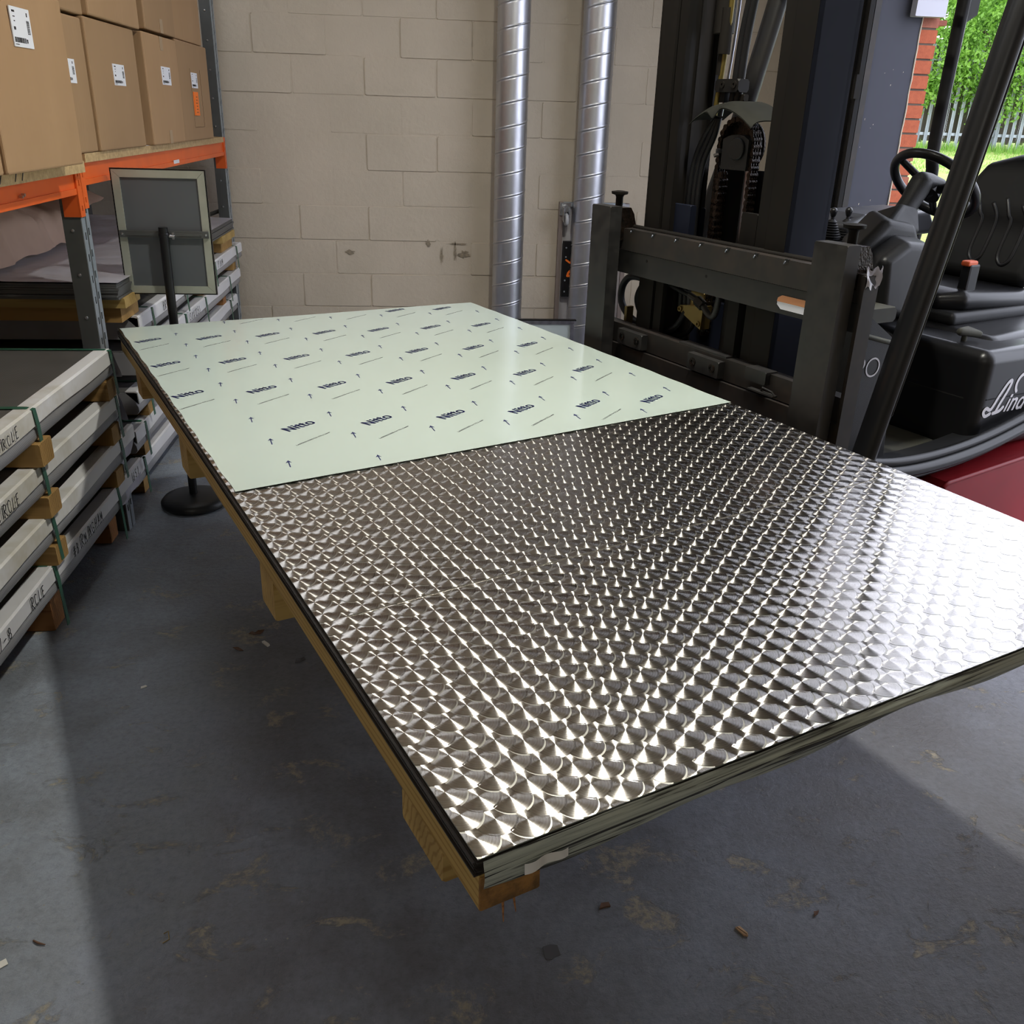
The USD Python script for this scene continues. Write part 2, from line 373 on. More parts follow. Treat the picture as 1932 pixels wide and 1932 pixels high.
def floor_material():
    N = {'g': ('geometry', {}),
         'big': ('noise_texture', {'scale': .85, 'detail': 6.0, 'roughness': .62}), 'mid': ('noise_texture', {'scale': 3.1, 'detail': 9.0, 'roughness': .68}),
         'off': ('mapping', {'location': (7.3, 2.1, 0), 'scale': (1.0, 1.25, 1)}), 'patch': ('noise_texture', {'scale': 6.5, 'detail': 10.0, 'roughness': .70, 'distortion': .5}),
         'fine': ('noise_texture', {'scale': 55.0, 'detail': 8.0, 'roughness': .7}), 'spk': ('voronoi_texture', {'scale': 42.0}), 'spn': ('noise_texture', {'scale': 16.0, 'detail': 3.0}),
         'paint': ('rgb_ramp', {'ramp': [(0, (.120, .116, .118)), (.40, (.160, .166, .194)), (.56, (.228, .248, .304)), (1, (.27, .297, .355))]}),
         'sx': ('separate_xyz', {}), 'lit_edge': ('math', {'math_type': 'multiply_add', 'value2': 1.1}), 'lit_mask': ('map_range', {'range_type': 'smoothstep', 'from_min': .15, 'from_max': -.35, 'to_min': 0.0, 'to_max': .8, 'clamp': True}), 'pc': ('mix', {'color2': (.31, .355, .415)}),  # lit floor painted in: colour turns lighter and bluer toward the rack
         'dirt': ('rgb_ramp', {'ramp': [(0, (.55, .52, .48)), (.42, (.72, .69, .66)), (.62, (1, 1, 1)), (1, (1.08, 1.08, 1.08))]}),
         'mul': ('mix', {'mix_type': 'multiply', 'fac': 1.0}),
         'pm': ('rgb_ramp', {'ramp': [(0, (0, 0, 0)), (.57, (0, 0, 0)), (.63, (.75, .75, .75)), (1, (.9, .9, .9))]}),
         'grit': ('rgb_ramp', {'ramp': [(0, (0, 0, 0)), (.44, (.25, .25, .25)), (.56, (1, 1, 1)), (1, (1, 1, 1))]}), 'pmg': ('math', {'math_type': 'multiply'}),
         'tan': ('mix', {'color2': (.37, .315, .215)}),
         'fr': ('rgb_ramp', {'ramp': [(.25, (.72, .72, .72)), (.5, (1, 1, 1)), (.8, (1.22, 1.21, 1.2))]}), 'mf': ('mix', {'mix_type': 'multiply', 'fac': 1.0}),
         'sr': ('rgb_ramp', {'ramp': [(0, (1, 1, 1)), (.085, (1, 1, 1)), (.12, (0, 0, 0)), (1, (0, 0, 0))]}), 'sn': ('rgb_ramp', {'ramp': [(0, (0, 0, 0)), (.56, (0, 0, 0)), (.62, (1, 1, 1)), (1, (1, 1, 1))]}),
         'sm': ('math', {'math_type': 'multiply'}), 'spm': ('mix', {'color2': (.26, .25, .22)}),
         'rg': ('map_range', {'from_min': .3, 'from_max': .7, 'to_min': .34, 'to_max': .62, 'clamp': True}),
         'bh': ('math', {'math_type': 'multiply_add', 'value2': -.5}), 'b': ('bump', {'strength': 1.0, 'distance': .0035}), 'p': ('principled_bsdf', {'specular_ior_level': .55})}
    L = [('g.position', f'{x}.vector') for x in ('big', 'mid', 'fine', 'spk', 'spn', 'off')] + [('off.vector', 'patch.vector'),
         ('big.fac', 'paint.fac'), ('mid.fac', 'dirt.fac'), ('g.position', 'sx.vector'), ('mid.fac', 'lit_edge.value1'), ('sx.x', 'lit_edge.value3'), ('lit_edge.value', 'lit_mask.value'), ('lit_mask.result', 'pc.fac'), ('paint.color', 'pc.color1'), ('pc.color', 'mul.color1'), ('dirt.color', 'mul.color2'), ('patch.fac', 'pm.fac'), ('fine.fac', 'grit.fac'), ('pm.color', 'pmg.value1'), ('grit.color', 'pmg.value2'),
         ('pmg.value', 'tan.fac'), ('mul.color', 'tan.color1'), ('fine.fac', 'fr.fac'), ('tan.color', 'mf.color1'), ('fr.color', 'mf.color2'),
         ('spk.distance', 'sr.fac'), ('spn.fac', 'sn.fac'), ('sr.color', 'sm.value1'), ('sn.color', 'sm.value2'), ('sm.value', 'spm.fac'), ('mf.color', 'spm.color1'), ('spm.color', 'p.base_color'),
         ('mid.fac', 'rg.value'), ('rg.result', 'p.roughness'), ('pm.color', 'bh.value1'), ('fine.fac', 'bh.value3'), ('bh.value', 'b.height'), ('b.normal', 'p.normal')]
    return usdkit.material(stage, '/World/Looks/worn_painted_concrete', N, L, surface='p.BSDF')


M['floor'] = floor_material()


def swirl_material():
    """Engine-turned steel: every spot is brushed in circles about its own centre, given by st (metres from the centre)."""
    N = {'uv': ('uvmap', {'attribute': 'st'}), 'tr': ('vector_transform', {'vector_transform_type': 'vector', 'transform_type': 'vector', 'convert_from': 'object', 'convert_to': 'world'}),
         'len': ('vector_math', {'math_type': 'length'}), 'ring': ('math', {'math_type': 'multiply', 'value2': 1500.0}), 'gp': ('geometry', {}), 'cn': ('white_noise_texture', {'dimensions': '1D'}), 'fl': ('math', {'math_type': 'floor'}),
         'ra': ('map_range', {'from_min': 0, 'from_max': 1, 'to_min': .225, 'to_max': .26}), 'ca': ('rgb_ramp', {'ramp': [(0, (.58, .555, .525)), (1, (.62, .595, .565))]}),
         'bn': ('noise_texture', {'scale': 6.0, 'detail': 2.0}),
         'p': ('principled_bsdf', {'metallic': 1.0, 'anisotropic': 1.0, 'roughness': .33})}
    N['tr'] = ('vector_transform', {'transform_type': 'vector', 'convert_from': 'object', 'convert_to': 'world'})
    L = [('uv.UV', 'tr.vector'), ('tr.vector', 'p.tangent'), ('uv.UV', 'len.vector1'), ('len.value', 'ring.value1'), ('ring.value', 'fl.value1'), ('fl.value', 'cn.w'), ('cn.value', 'ra.value'), ('ra.result', 'p.roughness'), ('cn.value', 'ca.fac'), ('ca.color', 'p.base_color')]
    return usdkit.material(stage, '/World/Looks/engine_turned_steel', N, L, surface='p.BSDF')


M['swirl'] = swirl_material()
M['film'] = pm('mint_protective_film', (.60, .695, .635), .16, col2=(.58, .675, .615), ns=1.5, specular_ior_level=.5)
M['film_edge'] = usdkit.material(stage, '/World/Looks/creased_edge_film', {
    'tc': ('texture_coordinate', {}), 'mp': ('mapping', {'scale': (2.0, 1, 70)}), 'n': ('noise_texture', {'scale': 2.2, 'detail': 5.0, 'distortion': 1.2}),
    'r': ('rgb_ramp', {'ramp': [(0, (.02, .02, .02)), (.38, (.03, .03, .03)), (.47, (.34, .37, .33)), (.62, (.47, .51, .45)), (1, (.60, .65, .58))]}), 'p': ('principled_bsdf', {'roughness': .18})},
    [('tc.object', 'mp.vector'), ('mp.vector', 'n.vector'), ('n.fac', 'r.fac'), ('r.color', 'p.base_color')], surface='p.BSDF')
M['sheet_edge'] = pm('sheared_steel_edge', (.055, .045, .040), .4, metal=.6, col2=(.10, .085, .075), ns=6)
M['edge_bright'] = pm('bright_sheared_edge', (.50, .49, .45), .3, metal=.9)


def leaf_material(name, a, b):
    return usdkit.material(stage, f'/World/Looks/{name}', {'g': ('geometry', {}), 'n': ('noise_texture', {'scale': 3.0, 'detail': 3.0}), 'r': ('rgb_ramp', {'ramp': [(.3, a), (.7, b)]}),
                           'd': ('principled_bsdf', {'roughness': .5}), 't': ('translucent_bsdf', {}), 'm': ('mix_closure', {'fac': .45})},
                           [('g.position', 'n.vector'), ('n.fac', 'r.fac'), ('r.color', 'd.base_color'), ('r.color', 't.color'), ('d.BSDF', 'm.closure1'), ('t.BSDF', 'm.closure2')], surface='m.closure')


M['leaf'] = leaf_material('fresh_leaves', (.16, .34, .045), (.30, .52, .09))
M['leaf2'] = leaf_material('deeper_leaves', (.08, .22, .03), (.20, .42, .06))
M['grass'] = pm('lawn', (.27, .34, .075), .9, col2=(.38, .42, .13), ns=3, bump=.03, bs=30)
M['ground'] = pm('yard_paving', (.30, .30, .30), .9, col2=(.24, .24, .24), ns=3)
M['mortar'] = pm('mortar', (.13, .10, .08), .9, bump=.001, bs=120)
BRICKS = [pm(f'red_brick_{n}', a, .85, col2=b, ns=40, bump=.001, bs=200) for n, a, b in (('bright', (.46, .115, .052), (.38, .09, .042)), ('dull', (.31, .095, .060), (.25, .075, .05)), ('pale', (.38, .135, .088), (.30, .10, .065)))]

# ---------------------------------------------------------------- the room
XL, XR, YB, YF, ZC = -2.3, 2.36, 6.30, -3.6, 3.75     # inner faces
DOOR_Y0, DOOR_Y1, DOOR_Z = 2.15, 5.30, 3.30
t = Thing('floor', kind='structure')
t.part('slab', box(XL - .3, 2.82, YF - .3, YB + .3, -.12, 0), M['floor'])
t = Thing('ceiling', kind='structure')
t.part('deck', box(XL - .3, 2.82, YF - .3, YB + .3, ZC, ZC + .12), M['ceiling'])
for k in range(6):
    t.part('purlin', box(XL, XR, YF + 1.0 + 1.7 * k + (.45 if k == 4 else 0), YF + 1.1 + 1.7 * k + (.45 if k == 4 else 0), ZC - .16, ZC), M['ceiling'])
t = Thing('wall_left', kind='structure')
t.part('wall_panel', box(XL - .2, XL, YF - .2, YB + .2, 0, ZC), M['plain_wall'])
t = Thing('wall_front', kind='structure')
t.part('wall_panel', box(XL, XR, YF - .2, YF, 0, ZC), M['plain_wall'])

# back wall: painted blocks with shallow joints
t = Thing('wall_back', kind='structure')
t.part('backing', box(XL, 2.71, YB + .004, YB + .2, 0, ZC), M['wall'])
rng = random.Random(4)
course, wide = .2196, .449
for k in range(-2, 15):
    z0, z1 = .372 + course * k, .372 + course * (k + 1)
    if z0 < -.1 or z0 > 3.1:
        continue
    off = -.342 if k % 2 == 0 else -.342 + wide / 2
    for i in range(-6, 8):
        a, b = off + wide * i, off + wide * (i + 1)
        a, b = max(a, XL + .002), min(b, XR - .002)
        if b - a < .05:
            continue
        d, g = rng.uniform(-.003, .003), .005
        t.part('block', box(a + g * rng.uniform(.6, 1.6), b - g * rng.uniform(.6, 1.6), YB + d, YB + .02, max(z0, 0) + g * rng.uniform(.5, 1.3), z1 - g * rng.uniform(.5, 1.3), .006), M['wall'])
# scuffs low on the wall
for (x, z, rx, rz, a) in ((.29, .73, .05, .035, 0), (.05, .80, .02, .03, .3), (.25, .80, .10, .008, -.1), (.14, .72, .012, .07, .1), (.23, .74, .010, .09, 0), (-.47, .735, .05, .02, .2)):
    rr = np.random.RandomState(int(abs(x * 1000)))
    pts = [(x + rx * rr.uniform(.35, 1) * math.cos(u) , z + rz * rr.uniform(.35, 1) * math.sin(u)) for u in np.linspace(0, 2 * PI, 22)[:-1]]
    t.part('scuff', axes(poly(pts, .0004), (1, 0, 0), (0, 0, 1), (0, -1, 0), (0, YB - .0036, 0)), M['wall_stain'])

# right wall: dark painted inner leaf with the doorway, red brick outer leaf at its far jamb
t = Thing('wall_right', kind='structure')
t.part('jamb_panel', box(2.36, 2.708, DOOR_Y1, YB, 0, ZC), M['dark_wall'])
t.part('wall_panel', box(2.36, 2.708, YF, DOOR_Y0, 0, ZC), M['plain_wall'])
t.part('lintel', box(2.36, 2.80, DOOR_Y0, DOOR_Y1, DOOR_Z, ZC), M['dark_wall'])
t.part('mortar_core', box(2.716, 2.800, DOOR_Y1 + .006, YB + .3, 0, ZC), M['mortar'])
t.part('outer_leaf', box(2.712, 2.806, YF, DOOR_Y0, 0, ZC), BRICKS[1])
rng = random.Random(9)
for k in range(50):
    z0 = .004 + .0750 * k
    y = DOOR_Y1
    for i in range(3):
        ln = .1025 if (i == 0 and k % 2) else .215
        j = rng.uniform(-.003, .003) if i == 0 else 0
        t.part('brick', box(2.7115 + rng.uniform(-.002, .002), 2.8085 + rng.uniform(-.002, .003), y + j, y + ln, z0, z0 + .0645, .004), BRICKS[rng.choice((0, 0, 1, 2, 0))])
        y += ln + .0105
t.part('soldier_lip', box(2.806, 2.858, DOOR_Y1 + .01, DOOR_Y1 + .07, 2.118, 2.143, .003), BRICKS[1])
# paint ridge between steel and brick, and a few chips in the paint
t.part('paint_edge', wavy(tube([(2.709, DOOR_Y1 - .002, z) for z in np.linspace(0, 3.29, 90)], .004, 6), .004, 14, 3), M['wall'])
rng = random.Random(12)
for k in range(14):
    x, z, w, h = rng.uniform(2.45, 2.66), rng.uniform(1.15, 2.25), rng.uniform(.0015, .003), rng.uniform(.003, .014)
    t.part('paint_chip', axes(poly([(0, 0), (w, h * .3), (w * 1.3, h), (-w * .3, h * .7)], .0006), (1, 0, 0), (0, 0, 1), (0, -1, 0), (x, DOOR_Y1, z)), M['plain_wall'])
# roller-door guide standing at the jamb
t = Thing('trim_1', kind='structure')
t.part('guide_channel', box(2.372, 2.398, 5.225, 5.298, 0, 3.3, .003), M['black_steel'])
t.part('guide_channel', box(2.406, 2.438, 5.235, 5.298, 0, 3.3, .003), M['rust_steel'])
t.part('guide_back', box(2.36, 2.445, 5.285, 5.299, 0, 3.3), M['black_steel'])
t.part('guide_stop', box(2.352, 2.380, 5.205, 5.240, 1.74, 1.86, .002), M['black_steel'])
t = Thing('door_panel_box', 'pale grey flat box fixed above the brick door jamb', 'box', (2.712, 5.26, 2.149))
t.part('cover', box(2.628, 2.797, 5.225, 5.285, 2.149, 2.62, .004), pm('pale_grey_cover', (.52, .52, .60), .45))
t.part('back_plate', box(2.64, 2.785, 5.285, 5.2995, 2.16, 2.61), M['black_steel'])

# ---------------------------------------------------------------- lamps: floodlights under the ceiling and one added glow panel
def floodlight(x, y, z, label, mat, frame='w', hx=.062, hy=.117):
    t = Thing('ceiling_light', label, 'light', (x, y, z), frame)
    t.part('housing', box(x - hx - .07, x + hx + .07, y - hy - .08, y + hy + .08, z + .012, z + .07, .01), M['black_steel'])
    t.part('bezel', trimesh.creation.extrude_polygon(sg.box(x - hx - .06, y - hy - .07, x + hx + .06, y + hy + .07).difference(sg.box(x - hx - .002, y - hy - .002, x + hx + .002, y + hy + .002)), .012, engine='earcut').apply_translation((0, 0, z)), M['black_steel'])
    t.part('lit_panel', box(x - hx, x + hx, y - hy, y + hy, z + .008, z + .012), mat)
    t.part('bracket', box(x - .015, x + .015, y - .03, y + .03, z + .07, ZC, .003), M['zinc'])


floodlight(1.72, 1.98, 3.42, 'ceiling floodlight above the steel sheet stack', M['lamp_main'], 's')
t = Thing('added_panel_1', 'added unseen rooflight panel let into the ceiling above the aisle', 'fill_light', (-1.25, 3.8, ZC - .04), kind='structure')
t.part('pane', box(-1.75, -.75, 2.6, 5.0, ZC - .034, ZC - .022), M['added_glow'])  # glow panel added out of view to brighten the floor by the rack
t.part('panel_frame', trimesh.creation.extrude_polygon(sg.box(-1.81, 2.54, -.69, 5.06).difference(sg.box(-1.74, 2.61, -.76, 4.99)), .05, engine='earcut').apply_translation((0, 0, ZC - .05)), M['board'])
floodlight(-.9, -1.9, 3.42, 'square ceiling panel light farthest from the back wall', M['lamp_side'], 'w', .29, .29)

# ---------------------------------------------------------------- outside
def ground_z(y):
    return np.interp(y, (-20, 5.6, 8.0, 17.5, 40), (-.02, -.02, .86, 1.27, 1.6))


t = Thing('lawn', 'bright mown lawn rising from the doorway to the fence', 'lawn', kind='structure')


def lawn_fn(U, W):
    x, y = 2.83 + 20 * U, 3.8 + 22 * W
    z = ground_z(y) + .05 * (fbm(np.stack([x, y, 0 * x], -1) * 1.3, 3, 5) - .5)
    return np.stack([x, y, z], -1)


t.part('turf', grid(lawn_fn, 60, 110), M['grass'], smooth=True)
rng = np.random.RandomState(3)
tuft = []
V, F = [], []
for k in range(9000):
    x, y = rng.uniform(6.0, 13.0), rng.uniform(12.5, 17.4) if k < 5500 else rng.uniform(16.6, 17.6)
    z, h, a = float(ground_z(y)), rng.uniform(.02, .055) if k < 5500 else rng.uniform(.06, .2), rng.uniform(0, 6.3)
    dx, dy = .008 * math.cos(a), .008 * math.sin(a)
    n = len(V)
    V += [(x - dx, y - dy, z - .02), (x + dx, y + dy, z - .02), (x + rng.uniform(-.03, .03), y + rng.uniform(-.03, .03), z + h)]
    F.append((n, n + 1, n + 2))
t.part('grass_blades', trimesh.Trimesh(V, F, process=False), M['leaf'], kind='stuff')
V, F = [], []
for k in range(160):
    x, y = rng.normal(8.6 if k < 110 else 9.6, .45), rng.normal(14.3, .7)
    z = float(ground_z(y)) + .045
    n = len(V)
    V += [(x + .016 * math.cos(u), y + .016 * math.sin(u), z) for u in np.linspace(0, 2 * PI, 7)[:-1]]
    F += [(n, n + i, n + i + 1) for i in range(1, 5)]
t.part('daisies', trimesh.Trimesh(V, F, process=False), M['paper_scrap'], kind='stuff')
t = Thing('yard', 'grey paved yard strip outside the doorway', 'paving', kind='structure')
t.part('paving', box(2.82, 24, -20, 4.2, -.14, -.02), M['ground'])

FY = 17.5
t = Thing('palisade_fence', 'grey galvanised palisade fence at the back of the lawn', 'fence', (10, FY, 1.2))
fx = np.arange(7.4, 14.6, .155)
for k, x in enumerate(fx):
    w = .034
    sect = [(-w, 0), (-w * .55, -.012), (-w * .3, 0), (0, .012), (w * .3, 0), (w * .55, -.012), (w, 0), (w, .003), (w * .5, -.008), (0, .016), (-w * .5, -.008), (-w, .003)]
    m = axes(poly(sect, 1.75), (1, 0, 0), (0, 1, 0), (0, 0, 1), (x, FY - .03, 1.26 + .004 * math.sin(k * 2.3)))
    t.part('pale', m, M['fence'])
for z in (1.50, 2.75):
    t.part('rail', box(7.3, 14.7, FY, FY + .045, z, z + .05), M['fence'])
for x in (8.05, 10.8, 13.55):
    t.part('post', box(x - .05, x + .05, FY + .045, FY + .14, 1.1, 3.05), M['fence'])
t = Thing('board_fence', 'weathered brown board fence behind the grey palisade', 'fence', (10, FY + .7, 1.2))
for k, x in enumerate(np.arange(7.2, 14.8, .15)):
    t.part('plank', box(x, x + .144, FY + .7 + .012 * (k % 2), FY + .72 + .012 * (k % 2), 1.38 + .02 * math.sin(k * 3.1), 3.1), M['planks'])


def leaves(center, radii, n, size, seed, gap=0.0):
    """A crown of bent leaves, clustered on twigs through an ellipsoid."""
    r = np.random.RandomState(seed)
    nt = n // 7
    d = r.normal(size=(nt, 3))
    d /= np.linalg.norm(d, axis=1, keepdims=True)
    tw = np.array(center) + d * (r.uniform(.45, 1, (nt, 1)) ** .6) * np.array(radii)
    tw += (fbm(tw * 1.1, 3, seed)[:, None] - .5) * .7 * d
    P = np.repeat(tw, 7, 0) + r.normal(scale=size * 1.1, size=(nt * 7, 3))
    N = len(P)
    a = r.normal(size=(N, 3)) + (0, 0, -.3)
    a /= np.linalg.norm(a, axis=1, keepdims=True)
    b = np.cross(a, r.normal(size=(N, 3)))
    b /= np.linalg.norm(b, axis=1, keepdims=True)
    c = np.cross(a, b)
    s = (size * r.uniform(.6, 1.25, N))[:, None]
    V = np.stack([P, P + a * s * .5 + b * s * .28 + c * s * .08, P + a * s * 1.1, P + a * s * .5 - b * s * .28 + c * s * .08], 1).reshape(-1, 3)
    i = np.arange(N)[:, None] * 4
    F = np.vstack([i + (0, 1, 2), i + (0, 2, 3)])
    return trimesh.Trimesh(V, F, process=False)


def shrub(label, c, radii, n, size, seed, mat, catg='shrub'):
    t = Thing('leafy_shrub', label, catg, (c[0], c[1], float(ground_z(c[1]))), group=None)
    z0 = float(ground_z(c[1])) - .05
    t.part('trunk', tube(spline([(c[0], c[1], z0), (c[0] + .08, c[1], z0 + .5 * (c[2] - z0)), (c[0] - .05, c[1] + .1, c[2])], 6), np.linspace(.09, .04, 13), 8), M['bark'])
    rr = np.random.RandomState(seed + 50)
    for k in range(5):
        e = np.array(c) + rr.uniform(-.75, .75, 3) * np.array(radii)
        t.part('branch', tube(spline([(c[0] + .05, c[1], z0 + .45 * (c[2] - z0)), (np.array(c) + e) / 2 + (0, 0, .1), e], 5), np.linspace(.035, .008, 11), 6), M['bark'])
    t.part('foliage', leaves(c, radii, n, size, seed), mat, kind='stuff')


shrub('bright green shrub hanging over the fence beside the brick jamb', (9.0, 17.35, 3.0), (1.0, .55, 1.25), 6800, .085, 21, M['leaf'])
shrub('bright green shrub over the fence behind the truck pillars', (10.55, 17.4, 3.05), (1.15, .6, 1.30), 8000, .085, 22, M['leaf'])
shrub('deeper green shrub rising right of the others by the fence', (12.3, 17.6, 3.2), (1.2, .7, 1.5), 7000, .09, 23, M['leaf2'])
shrub('tall dark green tree behind the board fence', (9.8, 19.6, 4.6), (2.6, .9, 2.4), 14000, .15, 24, M['leaf2'], 'tree')
shrub('tall green tree behind the fence, farther right', (13.4, 19.8, 4.6), (2.2, .9, 2.4), 11000, .15, 25, M['leaf2'], 'tree')

# ---------------------------------------------------------------- the steel sheets on the forks (truck coordinates)
SX0, SX1, SY0, SY1, SZ = .367, 1.863, .695, 3.695, .819
FILM_Y = 1.905                                        # the film is peeled back from here


def droop(mesh):
    """The sheets overhang both ends of the forks: the middle stands a little higher."""
    m = mesh.copy()
    v = np.array(m.vertices)
    v[:, 2] += .012 * (1 - ((v[:, 1] - 2.2) / 1.5) ** 2)
    m.vertices = v
    return m


t = Thing('steel_sheet', 'top engine-turned steel sheet, pale printed film on its far half', 'steel sheet', (SX0, SY0, SZ - .002), 's')
LX, LY, LR = .0347, .0437, .0286
disc = lambda cx, cy: sg.Point(cx, cy).buffer(LR, quad_segs=10)
tile0 = disc(0, 0).difference(so.unary_union([disc(0, LY), disc(LX, LY / 2), disc(-LX, LY / 2)]))
tv, tf = trimesh.creation.triangulate_polygon(tile0, engine='earcut')
sheet_rect = sg.box(SX0, SY0, SX1, SY1)
V, F, UV, nv = [], [], [], 0
rng = random.Random(2)
for i in range(-1, 45):
    cx = .3805 + LX * i
    for j in range(-2, 72):
        cy = .725 + LY * j + (LY / 2 if i % 2 else 0) - .0035 * (i % 2)
        x0, x1, y0, y1 = cx - LR, cx + LR, cy - LR, cy + LR
        if x1 < SX0 or x0 > SX1 or y1 < SY0 or y0 > SY1:
            continue
        a, b = tv, tf
        if x0 < SX0 or x1 > SX1 or y0 < SY0 or y1 > SY1:
            g = affinity.translate(tile0, cx, cy).intersection(sheet_rect)
            if g.is_empty or g.area < 1e-7:
                continue
            parts = []
            for gg in getattr(g, 'geoms', [g]):
                if gg.geom_type == 'Polygon' and gg.area > 1e-7:
                    parts.append(trimesh.creation.triangulate_polygon(gg, engine='earcut'))
            for pv, pf in parts:
                V.append(pv), UV.append(pv - (cx, cy)), F.append(pf + nv)
                nv += len(pv)
            continue
        V.append(a + (cx, cy)), UV.append(a), F.append(b + nv)
        nv += len(a)
V, F, UV = np.vstack(V), np.vstack(F), np.vstack(UV)
e1, e2 = V[F[:, 1]] - V[F[:, 0]], V[F[:, 2]] - V[F[:, 0]]
F[(e1[:, 0] * e2[:, 1] - e1[:, 1] * e2[:, 0]) < 0] = F[(e1[:, 0] * e2[:, 1] - e1[:, 1] * e2[:, 0]) < 0][:, [0, 2, 1]]
V3 = np.column_stack([V, np.full(len(V), SZ)])
t.part('swirled_face', droop(trimesh.Trimesh(V3, F, process=False)), M['swirl'], uv=UV)


def slab(x0, x1, y0, y1, z0, z1, n=24):
    ys = np.linspace(y0, y1, n)
    return trimesh.util.concatenate([box(x0, x1, a, b, z0, z1) for a, b in zip(ys[:-1], ys[1:])]) if n > 1 else box(x0, x1, y0, y1, z0, z1)


def loft(x0, x1, y0, y1, z0, z1, n=26):
    """Slab with cross sections along y, so that it can bend."""
    ys = np.linspace(y0, y1, n)
    V = np.array([p for y in ys for p in ((x0, y, z0), (x1, y, z0), (x1, y, z1), (x0, y, z1))])
    F = []
    for i in range(n - 1):
        for k in range(4):
            a, b = 4 * i + k, 4 * i + (k + 1) % 4
            F += [(a, b, b + 4), (a, b + 4, a + 4)]
    F += [(0, 2, 1), (0, 3, 2), (4 * n - 4, 4 * n - 3, 4 * n - 2), (4 * n - 4, 4 * n - 2, 4 * n - 1)]
    return trimesh.Trimesh(V, F, process=False)


t.part('core', droop(loft(SX0, SX1, SY0, SY1, SZ - .002, SZ - .0003)), M['edge_bright'])
film = t.part('protective_film', droop(grid(lambda U, W: np.stack([SX0 + .007 + .0015 * np.sin(W * 60) + (SX1 - SX0 - .009) * U, FILM_Y - .036 + .081 * U + (SY1 - FILM_Y + .031 - .081 * U) * W + .004 * np.sin(9 * U) * (W > .99), SZ + .0012 + 0 * U + .0022 * np.exp(-W * 60)], -1), 40, 60)), M['film'], smooth=True, label='pale mint film printed with navy lettering and arrows')


def flat(m, x, y, ang, sx=1.0, z=SZ + .0016):
    """Print lying on the film."""
    m = m.copy()
    m.apply_scale((sx, 1, 1))
    m.apply_transform(trimesh.transformations.rotation_matrix(ang, (0, 0, 1)))
    m.apply_translation((x, y, z))
    return m


big = text_mesh('Nitto', .032, .0003)
big = cat([big.copy().apply_translation((d, e, 0)) for d in (0, .0011, .0022) for e in (0, .0007)])
small = text_mesh('LASERGUARD for CO\u2082 Laser', .0062, .0003)
bw, sw = big.bounds[1][0], small.bounds[1][0]
arrow = cat([box(-.0013, .0013, 0, .042, 0, .0003), poly([(-.007, .030), (0, .046), (.007, .030), (0, .035)], .0003)])
words, lines, arrows = [], [], []
fline = lambda x: FILM_Y - .036 + .081 * (x - SX0) / 1.5
for j in range(-1, 5):
    for i in range(-1, 9):
        x, y = .386 + .2065 * i + .004 * j, 2.253 - .035 * i + .382 * j
        if j == -1 and i == 0:
            y += .016
        for lst, m in ((words, flat(big, x, y, math.radians(26.5), .100 / bw)), (lines, flat(small, x - .010, y - .112, math.radians(31), .126 / sw)),
                       (arrows, flat(arrow, x + .143, y - .112, math.radians(-9))), (arrows, flat(arrow, x + .143, y + .082, math.radians(-9)))):
            a, b = m.bounds
            if a[0] > SX0 + .009 and b[0] < SX1 - .004 and a[1] > fline(a[0]) + .004 and b[1] < SY1 - .002:
                lst.append(droop(m))
for m in words:
    t.part('printed_word', m, M['blue_ink'], under=film)
for m in arrows:
    t.part('printed_arrow', m, M['blue_ink'], under=film)
for m in lines:
    t.part('printed_line', m, M['grey_ink'], under=film)
# a long scratch across the bare steel, and a few smears
pts = [(.414, 1.268), (.726, 1.284), (1.167, 1.305), (1.58, 1.317), (1.80, 1.328)]
t.part('scratch', droop(tube([(x, y, SZ + .0002) for x, y in pts], .0011, 5, 1)), M['edge_bright'])

# the sheets below it, each a little out of line
rng = random.Random(6)
z = SZ - .0035
for k in range(9):
    dx, dy = rng.uniform(-.004, .004), rng.uniform(-.006, .006)
    t = Thing('steel_sheet', f'steel sheet number {k + 2} down in the stack on the forks', 'steel sheet', (SX0, SY0, z - .0025), 's', 'sheets under the top steel sheet')
    tags(stage.GetPrimAtPath(t.path), 'dark edge of a steel sheet lying under the top swirled sheet', None, None, None)
    t.part('sheet', droop(loft(SX0 + dx, SX1 + dx, SY0 + dy + .004, SY1 + dy, z - .0022, z)), M['sheet_edge'])
    z -= .0031
# film hanging in folds over the near edge
t = Thing('edge_film', 'creased pale film hanging over the near edge of the sheets', 'film', (SX0, SY0, SZ - .03), 's')


def fold(U, W):
    x = SX0 + .004 + (SX1 - SX0 - .004) * U
    hang = .034 + .008 * np.sin(7 * U + 1) + .006 * np.sin(23 * U)
    y = SY0 - .003 - .006 * np.sin(W * 2.6) - .0035 * fbm(np.stack([x * 9, W * 4, 0 * x], -1), 3, 4)
    return np.stack([x, y, SZ + .0008 - hang * W], -1)


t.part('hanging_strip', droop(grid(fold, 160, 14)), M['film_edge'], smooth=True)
t.part('corner_flap', droop(grid(lambda U, W: np.stack([SX0 + .055 + .06 * U, SY0 - .0135 - .002 * np.sin(U * 9) - .001 * W, SZ - .020 - (.016 - .004 * U) * W], -1), 14, 6)), M['board_old'], smooth=True)

# timber pallet under the sheets
PZ = z - .001
t = Thing('sheet_pallet', 'long yellow timber skid under the steel sheets on the forks', 'pallet', (SX0, SY0, PZ - .15), 's')


def bearer_mesh(x0, x1, y0, y1, z0, z1, seed):
    m = loft(x0, x1, y0, y1, z0, z1, 26)
    v = np.array(m.vertices)
    v[:, 2] += (v[:, 2] < (z0 + z1) / 2) * .006 * (fbm(v * 3, 2, seed) - .5)
    m.vertices = v
    return droop(m)


